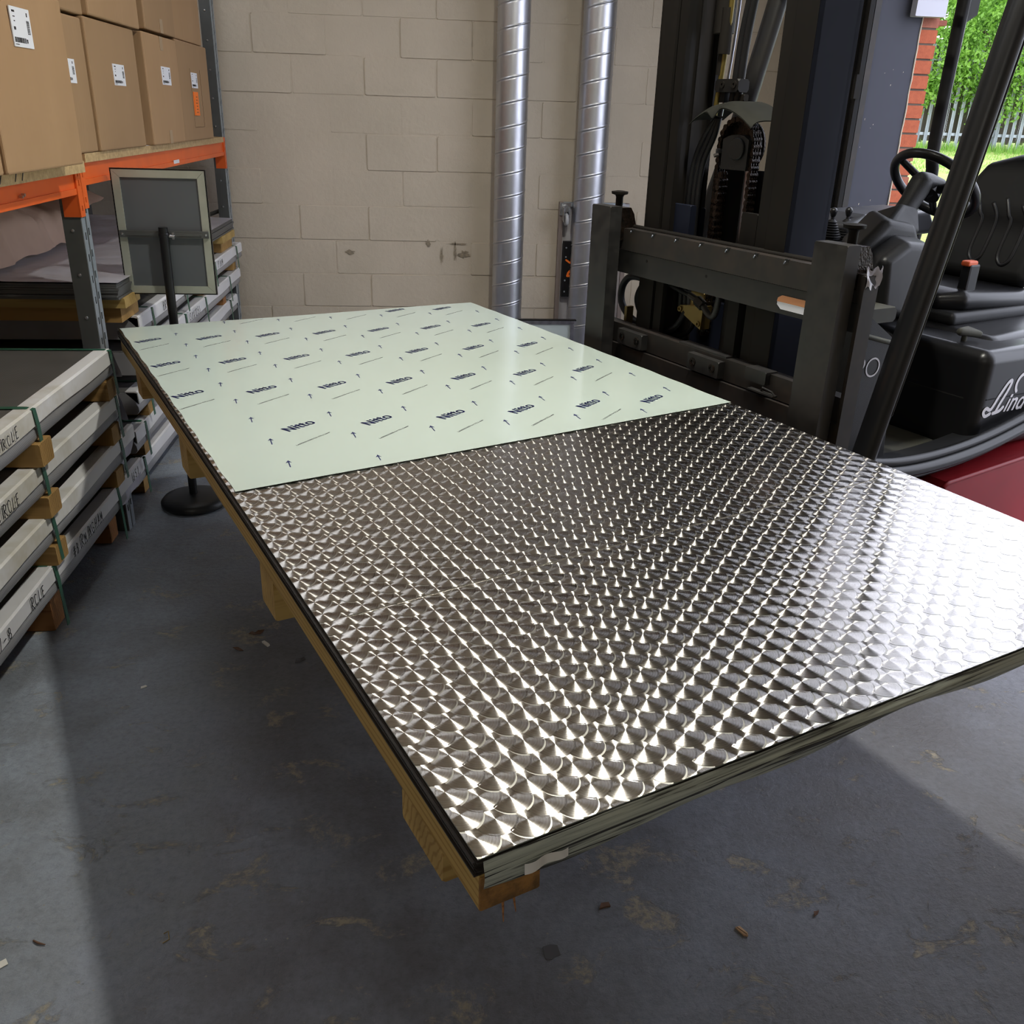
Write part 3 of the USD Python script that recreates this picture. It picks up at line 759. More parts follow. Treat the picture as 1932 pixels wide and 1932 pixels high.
for k, (x0, x1, y0) in enumerate(((.372, .453, .699), (.792, .878, .742), (1.262, 1.345, .775), (1.77, 1.85, .80))):
    b = t.part('bearer', bearer_mesh(x0, x1, y0, 3.70, PZ - .052, PZ, k), M['pine_y'])
    t.part('sawn_end', droop(wavy(box(x0, x1, y0 - .003, y0 + .001, PZ - .052, PZ - .001, .004), .002, 40, k)), M['end_grain'], under=b)
ZC_ = PZ - .052
for k, (y0, y1, m, h) in enumerate(((.80, .935, 'pine_x', .052), (1.59, 1.69, 'pine_x', .088), (2.45, 2.56, 'pine_x', .092), (3.26, 3.36, 'pine_old', .08))):
    for j, (x0, x1) in enumerate(((.372, .50), (.80, .90), (1.265, 1.365), (1.765, 1.85))):
        if k in (0, 1, 2, 3) and not 1.66 < (y0 + y1) / 2 < 1.80:
            t.part('packing_block', droop(box(x0, x1, y0, y1, ZC_ - h, ZC_, .004)), M[m])
for k in range(2):
    t.part('splinter', tube([(.405 + .014 * k, .702, ZC_ + .008), (.403 + .017 * k, .694, ZC_ - .030 + .008 * k)], [.0025, .0006], 5), M['pine_red'])

# ---------------------------------------------------------------- sign stand
t = Thing('sign_stand', 'back of a grey sign holder on a black pole with round base', 'sign stand', (-1.0, 3.75, 0))
t.part('base', lathe([(0, 0), (.125, 0), (.138, .012), (.138, .026), (.125, .042), (.095, .05), (.03, .056), (0, .056)], 48, (-1.0, 3.745, 0)), M['dusty_black'], smooth=40)
t.part('pole', cyl((-1.0, 3.745, .05), (-.998, 3.762, 1.165), .0175, 20), M['gloss_black'], smooth=40)
fx0, fx1, fz0, fz1, fy, fw = -1.172, -.827, .908, 1.372, 3.785, .028
for n, pts in (('frame_side', [(fx0, fz0), (fx0 + fw, fz0 + fw), (fx0 + fw, fz1 - fw), (fx0, fz1)]), ('frame_side', [(fx1, fz0), (fx1, fz1), (fx1 - fw, fz1 - fw), (fx1 - fw, fz0 + fw)]),
               ('frame_side', [(fx0, fz1), (fx0 + fw, fz1 - fw), (fx1 - fw, fz1 - fw), (fx1, fz1)]), ('frame_side', [(fx0, fz0), (fx1, fz0), (fx1 - fw, fz0 + fw), (fx0 + fw, fz0 + fw)])):
    t.part(n, xz_prism([(np.mean([p[0] for p in pts]) + (x - np.mean([p[0] for p in pts])) * .997, np.mean([p[1] for p in pts]) + (z - np.mean([p[1] for p in pts])) * .997) for x, z in pts], fy, fy + .012), M['alu'])
t.part('black_rim', cat([box(fx0 - .005, fx0, fy + .002, fy + .014, fz0 - .005, fz1 + .005), box(fx1, fx1 + .005, fy + .002, fy + .014, fz0 - .005, fz1 + .005), box(fx0, fx1, fy + .002, fy + .014, fz0 - .005, fz0), box(fx0, fx1, fy + .002, fy + .014, fz1, fz1 + .005)]), M['gloss_black'])
t.part('backing_panel', box(fx0 + .01, fx1 - .01, fy + .006, fy + .011, fz0 + .01, fz1 - .01), M['sign_back'])
cb = t.part('crossbar', cat([box(fx0 + .004, fx1 - .004, fy - .010, fy - .001, 1.124, 1.150, .003), box(fx0 + .03, fx1 - .03, fy - .013, fy - .009, 1.132, 1.142, .002)]), M['rack_dark'])
for x in (fx0 + .014, fx1 - .014):
    t.part('screw', lathe([(0, 0), (.005, 0), (.004, .003), (0, .004)], 12).apply_transform(trimesh.transformations.rotation_matrix(PI / 2, (1, 0, 0))).apply_translation((x, fy - .010, 1.137)), M['zinc'], under=cb)
t.part('pivot', blob([(-.998, 3.764, 1.137, .021), (-.998, 3.772, 1.137, .02)], 16), M['gloss_black'], smooth=True)
t.part('wing_bolt', cat([cyl((-.982, 3.768, 1.132), (-.958, 3.768, 1.130), .006, 10), box(-.968, -.960, 3.764, 3.772, 1.120, 1.146, .002)]), M['zinc'])

# ---------------------------------------------------------------- pallet rack on the left
RX = -1.2
t = Thing('pallet_rack', 'orange and grey pallet rack along the left wall', 'rack', (RX, 3.5, 0))


def upright(y0, y1, top, x=RX, face=1):
    holes = [sg.box(y, z + d, y + .012, z + d + .026) for z in np.arange(.08, top - .06, .0762) for y, d in ((y0 + .016, 0), (y1 - .028, .012))]
    g = sg.box(y0, 0, y1, top).difference(so.unary_union(holes))
    u = t.part('upright', axes(trimesh.creation.extrude_polygon(g, .003, engine='earcut'), (0, 1, 0), (0, 0, 1), (1, 0, 0), (x - .003, 0, 0)), M['rack_grey'])
    t.part('groove', box(x, x + .0012, (y0 + y1) / 2 - .005, (y0 + y1) / 2 + .005, 0, top), M['rack_dark'], under=u)
    for y in (y0, y1 - .0025):
        t.part('flange', box(x - .066, x - .003, y, y + .0025, 0, top), M['rack_dark'], under=u)
    for k, z in enumerate(np.arange(.25, top - .1, .155)):
        t.part('bolt', axes(lathe([(0, 0), (.0065, 0), (.005, .003), (0, .004)], 10), (1, 0, 0), (0, 0, 1), (0, -1, 0), (x - .036, y0, z)), M['zinc'], under=u)
    t.part('back_web', box(x - .066, x - .0635, y0 + .003, y1 - .003, 0, top), M['hole'], under=u)
    return u


upright(3.478, 3.560, 1.405)
upright(6.105, 6.190, 3.2)
upright(.85, .93, 1.405)
for y in (3.478, 6.105):
    t.part('rear_upright', cat([box(-2.14, -2.06, y, y + .08, 0, 3.2 if y > 6 else 1.4)]), M['rack_dark'])
    for k in range(3 if y > 6 else 0):
        t.part('brace', tube([(-2.07, y + .04, .25 + .45 * k), (RX - .06, y + .04, .55 + .45 * k)], .012, 8), M['rack_dark'])


def beam(y0, y1, z0, z1):
    b = t.part('beam', yz_prism([(y0, z0), (y1, z0), (y1, z1), (y0, z1)], RX - .045, RX - .004), M['orange'])
    t.part('beam_lip', box(RX - .0045, RX + .001, y0 + .002, y1 - .002, z0 + .002, z0 + .022, .001), M['orange'], under=b)
    for e, ya in ((0, y0), (1, y1)):
        ya0, ya1 = (ya - .044, ya + .001) if e == 0 else (ya - .001, ya + .044)
        holes = [sg.box((ya0 + ya1) / 2 - .004, z, (ya0 + ya1) / 2 + .004, z + .018) for z in (z0 - .055, z0 + .03, z1 - .012)]
        g = sg.box(ya0, z0 - .075, ya1, z1 + .028).difference(so.unary_union(holes))
        c = t.part('connector', axes(trimesh.creation.extrude_polygon(g, .004, engine='earcut'), (0, 1, 0), (0, 0, 1), (1, 0, 0), (RX, 0, 0)), M['orange'], under=b)
        t.part('connector_side', box(RX - .055, RX, ya + (-.003 if e == 0 else 0), ya + (0 if e == 0 else .003), z0 - .075, z1 + .028), M['orange'], under=b)
    return b


beam(.972, 3.474, 1.302, 1.374)
beam(3.566, 6.104, 1.326, 1.402)
for y0, y1, z0, z1 in ((.972, 3.474, 1.302, 1.374), (3.566, 6.104, 1.326, 1.402)):
    t.part('rear_beam', box(-2.08, -2.04, y0, y1, z0, z1), M['orange'])
t.part('beam_screw', cat([cyl((RX + .0, 2.99 + d, 1.335 + .004 * k), (RX + .010, 2.99 + d, 1.335 + .004 * k), .005, 8) for k, d in enumerate((0, .016))]), M['zinc'], kind='stuff')
t.part('load_label', box(RX, RX + .0012, 4.86, 4.97, 1.338, 1.354), M['label'], label='small white label on the far beam')
t = Thing('shelf_board', 'chipboard shelf deck over the near orange beam', 'shelf board', (RX, 2.2, 1.376))
t.part('board', wavy(box(-2.1, RX + .028, .90, 3.51, 1.376, 1.414, .003), .001, 20, 1), M['chip'])
for y in (2.74, 2.80, 2.905, 2.955):
    t.part('pen_mark', yz_prism([(y, 1.384), (y + .004, 1.383), (y + .022, 1.408), (y + .017, 1.409)], RX + .0284, RX + .0292), M['ink'])
t = Thing('shelf_board', 'chipboard shelf deck over the far orange beam', 'shelf board', (RX, 4.8, 1.404))
t.part('board', wavy(box(-2.1, RX + .012, 3.575, 6.06, 1.404, 1.434, .003), .001, 20, 2), M['chip'])
t.part('paper_slip', box(RX - .1, RX + .008, 4.33, 4.62, 1.4345, 1.4355), M['label'])


# ---------------------------------------------------------------- cartons
def carton(label, x1, y0, y1, z0, z1, depth=.55, lab=None, orange=None, mat='carton', flap=None, tape=False, group=None):
    t = Thing('carton', label, 'cardboard box', (x1 - depth / 2, (y0 + y1) / 2, z0), group=group)
    m = rbox(x1 - depth, x1, y0, y1, z0, z1, .006, 8)
    mm = cat([m])
    mm = mm.subdivide_to_size(.12)
    v = np.array(mm.vertices)
    s = np.sin(np.clip((v[:, 1] - y0) / (y1 - y0), 0, 1) * PI) * np.sin(np.clip((v[:, 2] - z0) / (z1 - z0), 0, 1) * PI)
    v[:, 0] += np.where(v[:, 0] > x1 - .004, .006 * s, 0)
    mm.vertices = v
    t.part('body', mm, M[mat], smooth=40)
    xf = x1 + .0065
    if flap is not None:
        t.part('seam', box(x1 - .001, xf + .0004, flap - .0015, flap + .0015, z0 + .006, z1 - .006), M['card_edge'])
    if tape:
        for z in (z0, z1 - .06):
            t.part('tape', box(x1 - .002, x1 + .0035, (y0 + y1) / 2 - .025, (y0 + y1) / 2 + .025, z + .001, z + .058), M['tape'])
    if lab:
        ly, lz, lw, lh = lab
        p = t.part('label', box(xf - .002, xf + .0008, ly, ly + lw, lz, lz + lh), M['label'], label='white address label with barcode')
        bars, r = [], random.Random(int(ly * 100))
        x = .06
        while x < .62:
            w = r.choice((.008, .014, .022))
            bars.append(box(xf + .0008, xf + .0012, ly + lw * x, ly + lw * (x + w), lz + lh * .11, lz + lh * .24))
            x += w + r.choice((.008, .014))
        yv = .36
        while yv < .70:
            h = r.choice((.008, .014, .02))
            bars.append(box(xf + .0008, xf + .0012, ly + lw * .78, ly + lw * .92, lz + lh * yv, lz + lh * (yv + h)))
            yv += h + r.choice((.008, .012))
        for (a, b, c, d) in ((.10, .24, .86, .91), (.12, .22, .74, .765), (.14, .20, .63, .655), (.10, .19, .42, .50), (.82, .87, .80, .90), (.06, .24, .05, .07), (.66, .72, .12, .22)):
            bars.append(box(xf + .0008, xf + .0012, ly + lw * a, ly + lw * b, lz + lh * c, lz + lh * d))
        t.part('print', cat(bars), M['ink'], kind='stuff', under=p)
    if orange:
        ly, lz, lw, lh = orange
        p = t.part('orange_label', wavy(box(xf - .002, xf + .003, ly, ly + lw, lz, lz + lh), .001, 30, 2), M['orange_label'], label='bright orange label')
        t.part('print', cat([box(xf + .0032, xf + .0042, ly + lw * (.3 + .06 * (k % 3)), ly + lw * .68, lz + lh * (.12 + .13 * k), lz + lh * (.15 + .13 * k)) for k in range(6)]), M['card_edge'], kind='stuff', under=p)
    return t


S1, S2 = 1.4155, 1.4355
carton('large front carton at left with white barcode label, over the rack post', -1.098, 2.690, 3.285, S1, 1.885, .6, lab=(2.865, 1.735, .135, .098))
carton('plain carton left of the large front carton on the near shelf', -1.105, 2.08, 2.684, S1, 1.885, .6, mat='carton')
carton('carton half hidden behind the large front carton, label at its left', -1.185, 3.30, 3.726, S2, 1.872, .6, lab=(3.435, 1.66, .145, .075), mat='carton_dark')
carton('carton right of the rack post, white label at centre, gap on its right', -1.175, 3.732, 4.335, S2, 1.880, .6, lab=(3.975, 1.665, .145, .075), mat='carton_dark')
carton('carton between the narrow gap and the last carton on the far shelf', -1.165, 4.432, 5.010, S2, 1.885, .6, lab=(4.66, 1.685, .155, .075), tape=True)
t_end = carton('last lower carton by the back wall with orange and white labels', -1.168, 5.016, 5.70, S2, 1.895, .6, lab=(5.255, 1.685, .13, .072), orange=(5.26, 1.555, .10, .112), mat='carton_dark')
t_end.part('cut_flap', cat([box(-1.1617, -1.1608, 5.235, 5.237, 1.50, 1.775), box(-1.1617, -1.1608, 5.46, 5.463, 1.50, 1.775), box(-1.1617, -1.1608, 5.235, 5.46, 1.498, 1.5)]), M['card_edge'], kind='stuff')
carton('upper carton above the large front carton, at the top left', -1.15, 2.80, 3.395, 1.8925, 2.33, .6, mat='carton')
carton('upper carton over the half hidden one, second from left', -1.185, 3.42, 3.765, 1.8825, 2.33, .6, mat='carton_dark')
carton('upper carton above the centre label carton, wide and plain', -1.17, 3.785, 4.425, 1.8875, 2.33, .6, mat='carton')
carton('upper carton above the narrow gap with a tape strip', -1.168, 4.515, 5.035, 1.8985, 2.34, .6, tape=True, mat='carton_dark')
carton('upper carton nearest the back wall with an orange label at top', -1.175, 5.041, 5.640, 1.8985, 2.34, .6, orange=(5.16, 2.095, .10, .13), mat='carton')


# ---------------------------------------------------------------- strapped packs of perforated sheets
def face_text(txt, x, y, z, h, seed, w=None, tilt=0.0, pen=None):
    """Marker writing on a face that looks along +x."""
    m = scrawl(txt, h, w, pen, seed)
    m.apply_transform(trimesh.transformations.rotation_matrix(tilt, (0, 0, 1)))
    return axes(m, (0, 1, 0), (0, 0, 1), (1, 0, 0), (x, y, z))


def pack(label, x1, y0, y1, top, texts=(), straps=(), timbers=(), board='board', side='perf_fine', b_h=.052, s_h=.055, t_h=.070, depth=.95, lap=.05, seed=1, timber_mat='pine_old', group=None, flap=False, over=0.0):
    t = Thing('sheet_pack', label, 'pack of metal sheets', (x1 - depth / 2, (y0 + y1) / 2, top - b_h - s_h - t_h), group=group)
    zb, zs = top - b_h, top - b_h - s_h
    n = 40
    ys = np.linspace(y0, y1, n)
    bul = lambda y, k: .006 * (fbm(np.array([[y * 2.1, k, seed]]), 2, seed)[0] - .5) * 2
    # sheets: a bent block whose side bellies out a little
    prof = [(-depth, zs), (-.012, zs + .004), (-.002, zs + s_h * .35), (-.004, zs + s_h * .75), (-.012, zb), (-.012, top - .004), (-depth, top - .004)]
    V, F, m = [], [], len(prof)
    for i, y in enumerate(ys):
        for k, (dx, z) in enumerate(prof):
            V.append((x1 + dx + (bul(y, 0) if -.02 < dx else 0), y, z + .004 * (fbm(np.array([[y * 1.7, 3.3, seed]]), 2, seed)[0] - .5)))
    for i in range(n - 1):
        for k in range(m):
            a, b = i * m + k, i * m + (k + 1) % m
            F += [(a, a + m, b + m), (a, b + m, b)]
    F += [(0, k, k + 1) for k in range(1, m - 1)] + [((n - 1) * m, (n - 1) * m + k + 1, (n - 1) * m + k) for k in range(1, m - 1)]
    body = t.part('sheets', trimesh.Trimesh(V, F, process=False), M[side], smooth=50)
    t.part('top_sheet', box(x1 - depth, x1 - lap * .8, y0 + .003, y1 - .003, top - .006, top - .001), M['perf_top'], under=body)
    # cardboard angle along the edge
    P = [(-lap, top - .003), (-lap, top + .001), (-.006, top + .0018), (.0005, top - .004), (.0015, zb), (-.0035, zb), (-.0035, top - .006)]
    V, F, m = [], [], len(P)
    for y in ([*ys] + list(np.linspace(y1 + .01, y1 + over, 5)) if over else ys):
        for k, (dx, z) in enumerate(P):
            dx = max(dx, -.022) if y > y1 else dx
            V.append((x1 + dx + bul(y, 1) * .5, y, z + (.0025 * math.sin(y * 9 + seed) if k in (4, 5) else 0) + .003 * (fbm(np.array([[y * 1.7, 3.3, seed]]), 2, seed)[0] - .5)))
    nb = len(V) // m
    for i in range(nb - 1):
        for k in range(m):
            a, b = i * m + k, i * m + (k + 1) % m
            F += [(a, a + m, b + m), (a, b + m, b)]
    F += [(0, k, k + 1) for k in range(1, m - 1)] + [((nb - 1) * m, (nb - 1) * m + k + 1, (nb - 1) * m + k) for k in range(1, m - 1)]
    eb = t.part('edge_board', trimesh.Trimesh(V, F, process=False), M[board], smooth=35)
    for k, (txt, y, h, w) in enumerate(texts):
        t.part('handwriting', face_text(txt, x1 + .0035 + .003, y, zb + (b_h - h) * .42, h, seed * 7 + k, w, 0.0), M['ink'], under=eb)
    for k, (y, ln) in enumerate(timbers):
        t.part('timber', wavy(box(x1 - depth + .02, x1 + ln, y - .045, y + .045, zs - t_h + .001, zs + .003, .004), .0015, 25, seed + k), M[timber_mat])
    for k, y in enumerate(straps):
        path = [(x1 - depth + .01, y, top + .002), (x1 - .02, y, top + .003), (x1 + .004, y + .002, top - .002), (x1 + .0065, y + .006, zb), (x1 + .006, y + .010, zs), (x1 + .008, y + .014, zs - t_h * .9)]
        t.part('strap', cat([axes(m_, (1, 0, 0), (0, 1, 0), (0, 0, 1), (0, 0, 0)) for m_ in [ribbon(path, .022, .0014)]]), M['strap'])
    if over:
        t.part('film_end', wavy(grid(lambda U, W: np.stack([x1 - .006 - .012 * W + .006 * np.sin(U * 7), y1 - .02 + (over + .015) * U - .03 * W * U, zb + .004 - (s_h + .01 + .03 * U * (1 - U)) * W], -1), 16, 8), .004, 18, seed), M['poly'], smooth=True)
    if flap:
        t.part('film_flap', wavy(grid(lambda U, W: np.stack([x1 - .16 * U, y1 + .004 + .075 * W + .02 * np.sin(U * 5) * W, top - .002 - (.10 + .03 * np.sin(U * 4 + 1)) * W ** 1.4], -1), 14, 10), .008, 11, seed), M['poly'], smooth=True)
    return t


def ribbon(path, w, th):
    """Flat band of width w across y, along a path in the xz plane."""
    p = np.array(path, float)
    tan = np.gradient(p, axis=0)
    tan /= np.linalg.norm(tan, axis=1, keepdims=True)
    nrm = np.cross(tan, (0, 1, 0))
    nrm /= np.linalg.norm(nrm, axis=1, keepdims=True)
    V = np.vstack([[a + (0, -w / 2, 0), a + (0, w / 2, 0), a + n_ * -th + (0, w / 2, 0), a + n_ * -th + (0, -w / 2, 0)] for a, n_ in zip(p, nrm)])
    F = []
    for i in range(len(p) - 1):
        for k in range(4):
            a, b = 4 * i + k, 4 * i + (k + 1) % 4
            F += [(a, b, b + 4), (a, b + 4, a + 4)]
    return trimesh.Trimesh(V, F, process=False)


pack('top front pack of perforated sheets marked CIRCLE, dusty white edge board', -1.150, .95, 3.425, .767, texts=(('CIRCLE', 2.405, .034, .030),), straps=(3.405, 2.683, 1.9, 1.15),
     timbers=((3.385, -.004), (2.70, .012), (1.9, .0), (1.15, .0)), board='board_old', side='perf_side', seed=1, timber_mat='pine_old', flap=True)
pack('second front pack from the top, CIRCLE written beside its green strap', -1.163, .95, 3.462, .585, texts=(('X CIRCLE', 2.315, .036, .030),), straps=(3.43, 2.700, 1.9, 1.15),
     timbers=((3.40, -.004), (2.725, .010), (1.9, .0), (1.15, .0)), board='board_old', side='perf_side', seed=2, timber_mat='pine_old', flap=True, t_h=.067)
pack('third front pack from the top with a plain unmarked edge board', -1.172, .95, 3.462, .410, straps=(3.44, 2.72, 1.9, 1.15), timbers=((3.40, -.004), (2.74, .006), (1.9, .0), (1.15, .0)), board='board_old', side='perf_side', seed=3, over=.16, t_h=.064)
pack('bottom front pack on the floor marked #BIRMINGHAM and 651', -1.185, .95, 3.462, .238, texts=(('7-8', 2.26, .036, .034), ('RCLE', 2.49, .040, .030), ('#BIRMINGHAM', 2.85, .040, .034), ('(651', 3.53, .038, .034)), straps=(3.36, 2.70, 1.9, 1.15),
     timbers=((3.40, -.05), (2.735, -.03), (1.9, -.05), (1.15, -.05)), side='perf_side', b_h=.05, s_h=.055, t_h=.132, seed=4, timber_mat='pine_red', over=.235)
# pile in the far bay
pack('upper marked pack in the far bay, BROM and PBM on its edge board', -1.150, 3.80, 6.13, .808, texts=(('BROM', 4.16, .036, .034), ('P.BM', 5.36, .034, .044)), straps=(4.00, 4.60, 5.30, 5.95), timbers=((4.05, -.02), (5.1, -.02), (5.95, -.02)), t_h=.045, s_h=.045, seed=5)
pack('far bay pack marked (30 X 125) on a white edge board', -1.158, 3.80, 6.05, .662, texts=(('(30X125)', 4.62, .036, .040),), straps=(4.02, 4.58, 5.03, 5.70), timbers=((4.10, -.03), (4.85, -.03), (5.65, -.03)), t_h=.052, s_h=.05, seed=6, timber_mat='pine_red')
pack('far bay pack third from the top, plain edge board', -1.180, 3.76, 6.00, .505, straps=(3.92, 4.7, 5.78), timbers=((3.98, -.02), (4.8, -.03), (5.7, -.03)), t_h=.055, s_h=.05, seed=7, texts=(('03', 3.80, .03, .03),))
pack('far bay pack fourth from the top beside the sign stand', -1.200, 3.72, 5.95, .345, straps=(3.86, 4.8, 5.7), timbers=((3.92, -.02), (4.8, -.03), (5.7, -.03)), t_h=.06, s_h=.05, seed=8)
pack('far bay bottom pack resting on the floor', -1.225, 3.72, 5.95, .180, straps=(3.86, 4.8, 5.7), timbers=((3.92, -.02), (4.8, -.03), (5.7, -.03)), t_h=.076, s_h=.05, seed=9)

t = Thing('dark_sheet_bundle', 'bundle of dark sheets under grey film on top of the far pile', 'sheet bundle', (-1.6, 4.8, .91))
rng = random.Random(3)
for k in range(7):
    z0 = .912 + .0085 * k
    t.part('sheet', box(-2.10 + rng.uniform(-.01, .01), -1.152 + rng.uniform(-.006, .004), 3.61 + rng.uniform(-.006, .006), 5.95 + rng.uniform(-.01, .01), z0, z0 + .0075), M['dark_sheet'])
t.part('film_wrap', grid(lambda U, W: np.stack([-2.1 + .95 * U, 3.612 + 2.33 * W, .975 + .022 * (fbm(np.stack([U * 5 + .8 * W, W * 26, 0 * U], -1), 4, 8) - .42) * np.clip(4 * (1 - U), 0, 1) * np.clip(W * 8, 0, 1) + .001], -1), 60, 150), M['poly'], smooth=True)
for y, l in ((3.70, .02), (4.8, .0), (5.60, .02)):
    p = t.part('timber', box(-2.05, -1.165 + l, y - .05, y + .15 if y < 4 else y + .32, .872, .911, .004), M['pine_x'])
t.part('cross_block', cat([box(-1.90, -1.80, 3.66, 3.75, .842, .872, .003)]), M['pine_old'])
t.part('cross_block', cat([box(-1.30, -1.172, 3.67, 3.90, .812, .872, .003)]), M['pine_old'])
t.part('cross_block', cat([box(-1.32, -1.172, 5.62, 5.95, .812, .872, .003)]), M['pine_old'])
t.part('plywood_skid', box(-2.06, -1.33, 3.68, 3.72, .815, .871), M['pine_old'])

t = Thing('kraft_paper', 'crumpled brown kraft paper heaped on the far sheet bundle', 'paper', (-1.75, 4.4, .99))


def crumple(U, W):
    x, y = -2.14 + .50 * U, 3.72 + 1.15 * W
    P = np.stack([x * 3.2, y * 3.2, 0 * x], -1)
    h = .10 + .16 * np.clip(1 - U * 1.05, 0, 1) ** .7 + .10 * (np.abs(fbm(P, 4, 12) - .5) * 2)
    h = np.where(U > .93, h * (1 - U) / .07, h) + .03 * np.abs(fbm(P * 2.3, 3, 15) - .5) - .0 * W
    return np.stack([x + .05 * (fbm(P * 1.7, 2, 3) - .5), y + .1 * (fbm(P * 1.3, 2, 5) - .5), .992 + np.maximum(h, .003)], -1)


t.part('sheet', grid(crumple, 46, 70), M['kraft'], smooth=40)
t.part('folded_end', wavy(grid(lambda U, W: np.stack([-1.86 + .34 * U, 4.45 + .32 * W, 1.15 + .05 * np.sin(U * 3) + .02 * W], -1), 12, 12), .02, 6, 3), M['kraft'], smooth=40)

# ---------------------------------------------------------------- against the back wall
def duct(label, x, y, r=.1005):
    t = Thing('spiral_duct', label, 'ventilation duct', (x, y, 0))
    pitch, nz, na = .1375, 1100, 48
    zs, an = np.linspace(0.0, ZC, nz), np.linspace(0, 2 * PI, na, endpoint=False)
    Z, A = np.meshgrid(zs, an, indexing='ij')
    ph = ((Z / pitch - A / (2 * PI)) % 1.0 - .5) * pitch
    ridge = .0030 * np.exp(-(ph / .0030) ** 2) - .0016 * np.exp(-((ph + .008) / .003) ** 2)
    wob = .0006 * (fbm(np.stack([np.cos(A) * 2, np.sin(A) * 2, Z * 3], -1), 2, 4) - .5)
    R = r + ridge + wob
    V = np.stack([x + R * np.cos(A), y + R * np.sin(A), Z], -1).reshape(-1, 3)
    i = np.arange(nz * na).reshape(nz, na)
    a, b, c, d = i[:-1].ravel(), np.roll(i, -1, 1)[:-1].ravel(), np.roll(i, -1, 1)[1:].ravel(), i[1:].ravel()
    t.part('pipe', trimesh.Trimesh(V, np.vstack([np.stack([a, b, c], 1), np.stack([a, c, d], 1)]), process=False), M['duct'], smooth=True)
    for z in (2.75,):
        t.part('wall_bracket', cat([box(x - r - .03, x + r + .03, y + r + .004, YB - .002, z, z + .03), lathe([(r + .002, z), (r + .006, z), (r + .006, z + .03), (r + .002, z + .03), (r + .002, z)], 40, (x, y, 0))]), M['zinc'], kind='stuff')


duct('left spiral steel duct running up the back wall', .575, 6.16)
duct('right spiral steel duct running up the back wall, beside the truck mast', 1.100, 6.16)

t = Thing('platform_dolly', 'steel framed dolly with castors leaning on the wall behind the duct', 'dolly', (1.15, 6.24, 0))
for x0, x1, z0, z1 in ((.918, .945, .02, 1.088), (1.362, 1.390, .02, 1.088)):
    t.part('side_rail', box(x0, x1, 6.235, 6.275, z0, z1, .003), pm(f'dolly_rail{int(x0 * 10)}', (.22, .175, .155), .6))
for z in (1.06, .06):
    t.part('end_rail', box(.945, 1.362, 6.237, 6.273, z, z + .028, .003), M['rack_grey'])
t.part('deck', box(.945, 1.362, 6.265, 6.28, .09, 1.06), pm('dolly_deck', (.52, .50, .52), .6))
for x in (.955, 1.352):
    p = t.part('castor_plate', box(x - .035, x + .035, 6.222, 6.235, 1.005, 1.085, .004), M['zinc'])
    t.part('castor_fork', cat([box(x - .020, x - .014, 6.14, 6.222, .975, 1.06, .004), box(x + .014, x + .020, 6.14, 6.222, .975, 1.06, .004), cyl((x, 6.18, 1.05), (x, 6.222, 1.05), .022, 14)]), M['zinc'], under=p)
    w = lathe([(0, -.011), (.034, -.011), (.040, -.006), (.040, .006), (.034, .011), (0, .011)], 24)
    t.part('castor_wheel', axes(w, (0, 1, 0), (0, 0, 1), (1, 0, 0), (x, 6.155, .985)), pm(f'castor_tread{int(x * 10)}', (.36, .36, .37), .45), smooth=40, under=p)
t = Thing('black_case', 'black panel with an orange emblem hanging on the dolly', 'case', (1.07, 6.23, .475))
t.part('panel', box(.952, 1.20, 6.20, 6.235, .475, .842, .006), M['gloss_black'])
t.part('emblem', axes(cat([trimesh.creation.extrude_polygon(sg.LineString(p).buffer(w, quad_segs=3), .002, engine='earcut') for p, w in (([(.0, .0), (.03, -.02), (.075, -.03), (.12, -.015)], .006), ([(.045, -.03), (.04, -.06), (.018, -.085), (.012, -.105), (.03, -.105), (.05, -.075)], .007))]), (1, 0, 0), (0, 0, 1), (0, -1, 0), (.975, 6.1998, .72)), M['orange_label'], label='orange swash emblem')
for z in (.51, .585, .74, .80):
    t.part('rivet', cyl((.972, 6.2005, z), (.972, 6.197, z), .006, 8), M['rack_grey'])

t = Thing('framed_panel', 'pale panel in a silver frame leaning behind the sheets', 'panel', (.66, 5.5, 0))
px0, px1, pz0, pz1, py = .30, .935, .02, .455, 5.50
for a in ((px0, px1, pz1 - .022, pz1), (px0, px1, pz0, pz0 + .022), (px0, px0 + .022, pz0 + .022, pz1 - .022), (px1 - .022, px1, pz0 + .022, pz1 - .022)):
    t.part('frame_side', box(a[0], a[1], py, py + .025, a[2], a[3], .004), M['zinc'])
t.part('top_edge', box(px0 - .004, px1 + .012, py - .004, py + .03, pz1, pz1 + .006, .001), M['black_steel'])
t.part('pane', box(px0 + .015, px1 - .015, py + .008, py + .013, pz0 + .015, pz1 - .015), M['mint'])

